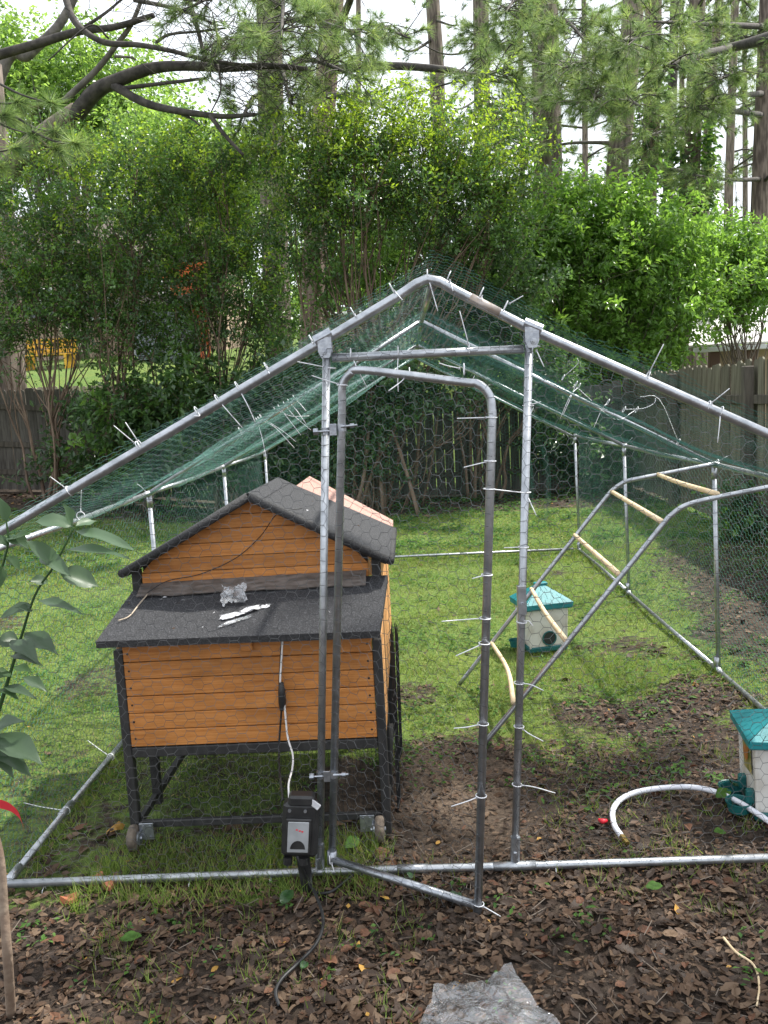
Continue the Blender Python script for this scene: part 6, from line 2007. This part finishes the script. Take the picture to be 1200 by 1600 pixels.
# taller tufts along the front pipe, by the wheels and along the coop
for (cx_, cy_, k, L) in [(random.uniform(-1.25, -.25), random.uniform(2.45, 2.78), 26, .085) for q in range(120)] + [(random.uniform(-1.1, -.1), random.uniform(1.75, 2.4), 10, .06) for q in range(85)] + [(random.uniform(.3, 1.2), random.uniform(2.3, 3.6), 14, .06) for q in range(60)] + [(-1.51 + random.uniform(-.05, .05), random.uniform(2.6, 4.2), 12, .06) for q in range(110)] + [(1.51 + random.uniform(-.04, .04), random.uniform(3.4, 8), 10, .05) for q in range(120)] + [(random.uniform(-.3, 1.5), 2.56 + random.uniform(-.05, .05), 9, .05) for q in range(40)] + [(random.uniform(-1.2, -.22) , 2.8 + random.uniform(-.02, .05), 12, .07) for q in range(40)] + [(.66 + random.uniform(-.16, .16), 4.9 + random.uniform(-.06, .03), 12, .05) for q in range(26)] + [(1.2 + random.uniform(-.2, .1), 2.8 + random.uniform(-.05, .2), 12, .05) for q in range(24)]:
    x, y = cx_ + rng.normal(size=k) * .025, cy_ + rng.normal(size=k) * .025
    d = unit(np.stack([rng.normal(size=k) * .5, rng.normal(size=k) * .5, np.full(k, .9)], -1))
    gb.blades(np.stack([x, y, hgt(x, y) - .004], -1), d, unit(np.cross(d, rdir(k))), L * rng.uniform(.4, 1.3, k), .004, rng.choice([0, 1, 2], k, p=[.6, .3, .1]))
gb.build('grass', [M['grass'], M['grass_pale'], M['grass_dry']], kind='stuff')

# clover and broadleaf weeds
wb_ = MB()
for (n, y0, y1, thr, sz) in ((6500, 1.6, 4.4, .0, .019), (15000, 3.0, 9.0, .1, .024), (7000, 8.2, 12.9, 0, .05)):
    x, y = scatter(n, -6, 5.5, y0, y1)
    pt = wav(x * 1.3 + 4, y * 1.3, 3.0)
    k = (rng.uniform(0, 1, len(x)) < np.clip(.3 + pt, .06, 1) * (.5 if y0 < 2 else 1)) & (cover(x, y) >= thr)
    x, y = x[k], y[k]
    cnt = rng.integers(4, 9, len(x))
    idx = np.repeat(np.arange(len(x)), cnt)
    p = np.stack([x[idx], y[idx], hgt(x[idx], y[idx]) + rng.uniform(.004, .03, len(idx))], -1) + rng.normal(size=(len(idx), 3)) * np.array([sz, sz, .003])
    d = rdir(len(idx)) * np.array([1, 1, .25])
    wb_.leaves2(p, d, np.array([0, 0, 1.0]) + rng.normal(size=(len(idx), 3)) * .3, sz * rng.uniform(.6, 1.5, len(idx)), sz * .62 * rng.uniform(.7, 1.2, len(idx)), rng.choice([0, 1, 2], len(idx), p=[.45, .35, .2]), .18)
wb_.build('clover', [M['weed'], M['weed3'], M['weed2']], kind='stuff')


def litter_points(n, x0, x1, y0, y1, bias):
    x, y = scatter(n, x0, x1, y0, y1)
    c = cover(x, y)
    pat = .55 + .6 * wav(x * 1.7, y * 1.7, 2.4)
    k = rng.uniform(0, 1, len(x)) < np.clip((bias - c) * np.clip(pat, .5, 1) * (1 - .5 * bare(x, y)), .012, 1)
    return x[k], y[k]


def curled(b, x, y, z, L, mats, flat=.35):
    """dead leaves: folded, curled, lying at odd angles"""
    n = len(x)
    a = rng.uniform(0, 2 * np.pi, n)
    d = unit(np.stack([np.cos(a), np.sin(a), rng.normal(size=n) * .22], -1))
    nr = unit(np.stack([rng.normal(size=n) * flat, rng.normal(size=n) * flat, np.ones(n)], -1))
    b.leaves(np.stack([x, y, z], -1) - d * (L * .5)[:, None], d, nr, L, L * rng.uniform(.3, .6, n), mats, rng.uniform(-.25, .35), rng.uniform(-.15, .25))


lt_ = MB()
LP = [.4, .42, .135, .04, .005]
for (n, x0, x1, y0, y1, bias, L) in ((20000, -1.7, 1.8, 1.35, 2.62, 1.1, .027), (24000, -1.7, 1.8, 1.35, 2.7, 1.1, .013), (14000, -.3, 1.9, 2.6, 4.4, .75, .025), (32000, -.3, 1.9, 2.6, 4.8, .8, .012), (9000, -.3, 3.4, 3.6, 7.5, .62, .036), (7000, 1.5, 4.2, 3.5, 10.5, .8, .05), (9000, -6.5, 3.6, 9.2, 13.2, .9, .075), (5200, -6, 2.5, 3.6, 10, 1.0, .036), (700, -1.5, -.2, 2.5, 3, .9, .04)):
    x, y = litter_points(n, x0, x1, y0, y1, bias)
    for q in range(4):
        s = slice(q, None, 4)
        xx, yy2 = x[s], y[s]
        if y1 < 5 and L > .02:
            lt_.deadleaves(xx, yy2, hgt(xx, yy2) + rng.uniform(.004, .016, len(xx)), L * np.exp(np.clip(rng.normal(size=len(xx)) * .36, -.8, .62)) * 1.15, rng.choice(5, len(xx), p=LP), .32)
            continue
        curled(lt_, xx, yy2, hgt(xx, yy2) + rng.uniform(.003, .016, len(xx)), L * np.exp(rng.normal(size=len(xx)) * .38), rng.choice(5, len(xx), p=LP))
LMATS = [M['lit_brown'], M['lit_dark'], M['lit_pale'], M['lit_red'], M['lit_yellow']]
lt_.build('leaf_litter', LMATS, kind='stuff')
# twigs and small sticks among the leaves
x, y = litter_points(2600, -1.6, 1.9, 1.4, 4, 1.1)
a = rng.uniform(0, 6.28, len(x))
l = rng.uniform(.015, .075, len(x))
p0 = np.stack([x, y, hgt(x, y) + .012], -1)
MB().segs(p0, p0 + np.stack([np.cos(a) * l, np.sin(a) * l, rng.normal(size=len(x)) * .01], -1), .0014).build('twig_litter', M['twig'], kind='stuff')
tag(MB().tube(spline([(0.72, 2.18, 0.01), (0.73, 2.114, 0.012), (0.756, 2.061, 0.012), (0.739, 1.986, 0.01), (0.705, 1.919, 0.006)], 5), [.004, .0025], 6).build('stick', M['rung'], smooth=True), 'curved pale stick on dead leaves at the bottom right', 'stick')


# the nearest leaves one by one: lobed oak and plain ovate shapes sharing a few meshes
def leafshape(name, lobes, m, seed):
    r = np.random.default_rng(seed)
    n = 9
    V, F = [], []
    cu, tw2 = r.uniform(-.5, .9), r.uniform(-.6, .6)
    for i_ in range(n):
        t = i_ / (n - 1)
        w = .34 * math.sin(math.pi * min(1, t * .92 + .05)) ** .8
        if lobes:
            w *= .62 + .42 * (i_ % 2)
        z = .16 * cu * (t - .5) ** 2 * 4 * .5 + .02 * r.normal()
        tz = tw2 * (t - .5) * .3
        V += [(t - .5, -w, z + w * (.35 + tz) + .03 * r.normal()), (t - .5, 0, z), (t - .5, w, z + w * (.35 - tz) + .03 * r.normal())]
        if i_:
            p = (i_ - 1) * 3
            F += [[p, p + 3, p + 4, p + 1], [p + 1, p + 4, p + 5, p + 2]]
    V += [(-.62, .0, .02), (-.5, .012, .02), (-.5, -.012, .02)]
    F3 = [[n * 3, n * 3 + 2, n * 3 + 1]]
    b = MB().add(V, F)
    b.f.append((np.array(F3), np.zeros(1, dtype=np.int32)))
    return b.mesh(name, m, smooth=True)


shapes = [leafshape('fallen_leaf', q % 2 == 0, LMATS[(0, 1, 0, 2, 1, 3, 0, 1, 1, 0)[q]], 40 + q) for q in range(10)]
shapes.append(leafshape('fallen_leaf', False, M['lit_yellow'], 60))
k = 0
while k < 288:
    y = 1.42 + 1.25 * random.random() ** 1.2
    x = random.uniform(-.5 * y - .25, .5 * y + .1)
    if float(cover(x, y)) > .55 or (y > 2.5 and x < -.2):
        continue
    s = random.uniform(.026, .056)
    place(shapes[random.choice(range(10)) if random.random() > .004 else 10], 'fallen_leaf', ground, (x, y, float(hgt(x, y)) + .009 + random.uniform(0, .006)), (random.uniform(-.25, .25), random.uniform(-.25, .25), random.uniform(0, 6.28)), (s, s, s))
    k += 1
# a few broad green leaves on the ground
gl = [leafshape('green_leaf', False, M['lf_ivy'], 70), leafshape('green_leaf', False, M['weed'], 71)]
for p, s, rz3, tl2 in (((-0.36, 2.727, 0.03), .095, .9, .7), ((-0.985, 2.251, 0.02), .085, .3, .2), ((-0.547, 2.428, 0.02), .09, 1.1, .3), ((0.6, 2.427, 0.015), .075, .2, .3), ((-0.017, 2.404, 0.02), .08, 1.2, .2), ((-0.119, 2.451, 0.02), .06, 2.1, .3), ((1.002, 2.939, 0.05), .1, .5, .4), ((1.057, 2.991, 0.06), .1, 1.4, .5), ((0.911, 2.725, 0.02), .07, .4, .3), ((-0.159, 2.525, 0.02), .05, 1.8, .3), ((-0.453, 2.106, 0.02), .05, 1.2, .4)):
    s *= .72
    place(random.choice(gl), 'green_leaf', ground, p, (tl2, random.uniform(-.2, .3), rz3), (s, s * .9, s))

# put each grouping empty at the foot of its thing
bpy.context.view_layer.update()
for o in list(COL.objects):
    if o.type == 'EMPTY' and o.parent is None and o.location.length < 1e-6:
        pts = []
        for c in o.children_recursive:
            if c.type == 'MESH':
                pts += [c.matrix_world @ Vector(q) for q in c.bound_box]
        if pts:
            lo = Vector([min(p[k] for p in pts) for k in range(3)])
            hi = Vector([max(p[k] for p in pts) for k in range(3)])
            d = Vector(((lo.x + hi.x) / 2, (lo.y + hi.y) / 2, lo.z))
            o.location = d
            for c in o.children:
                c.location = c.location - d
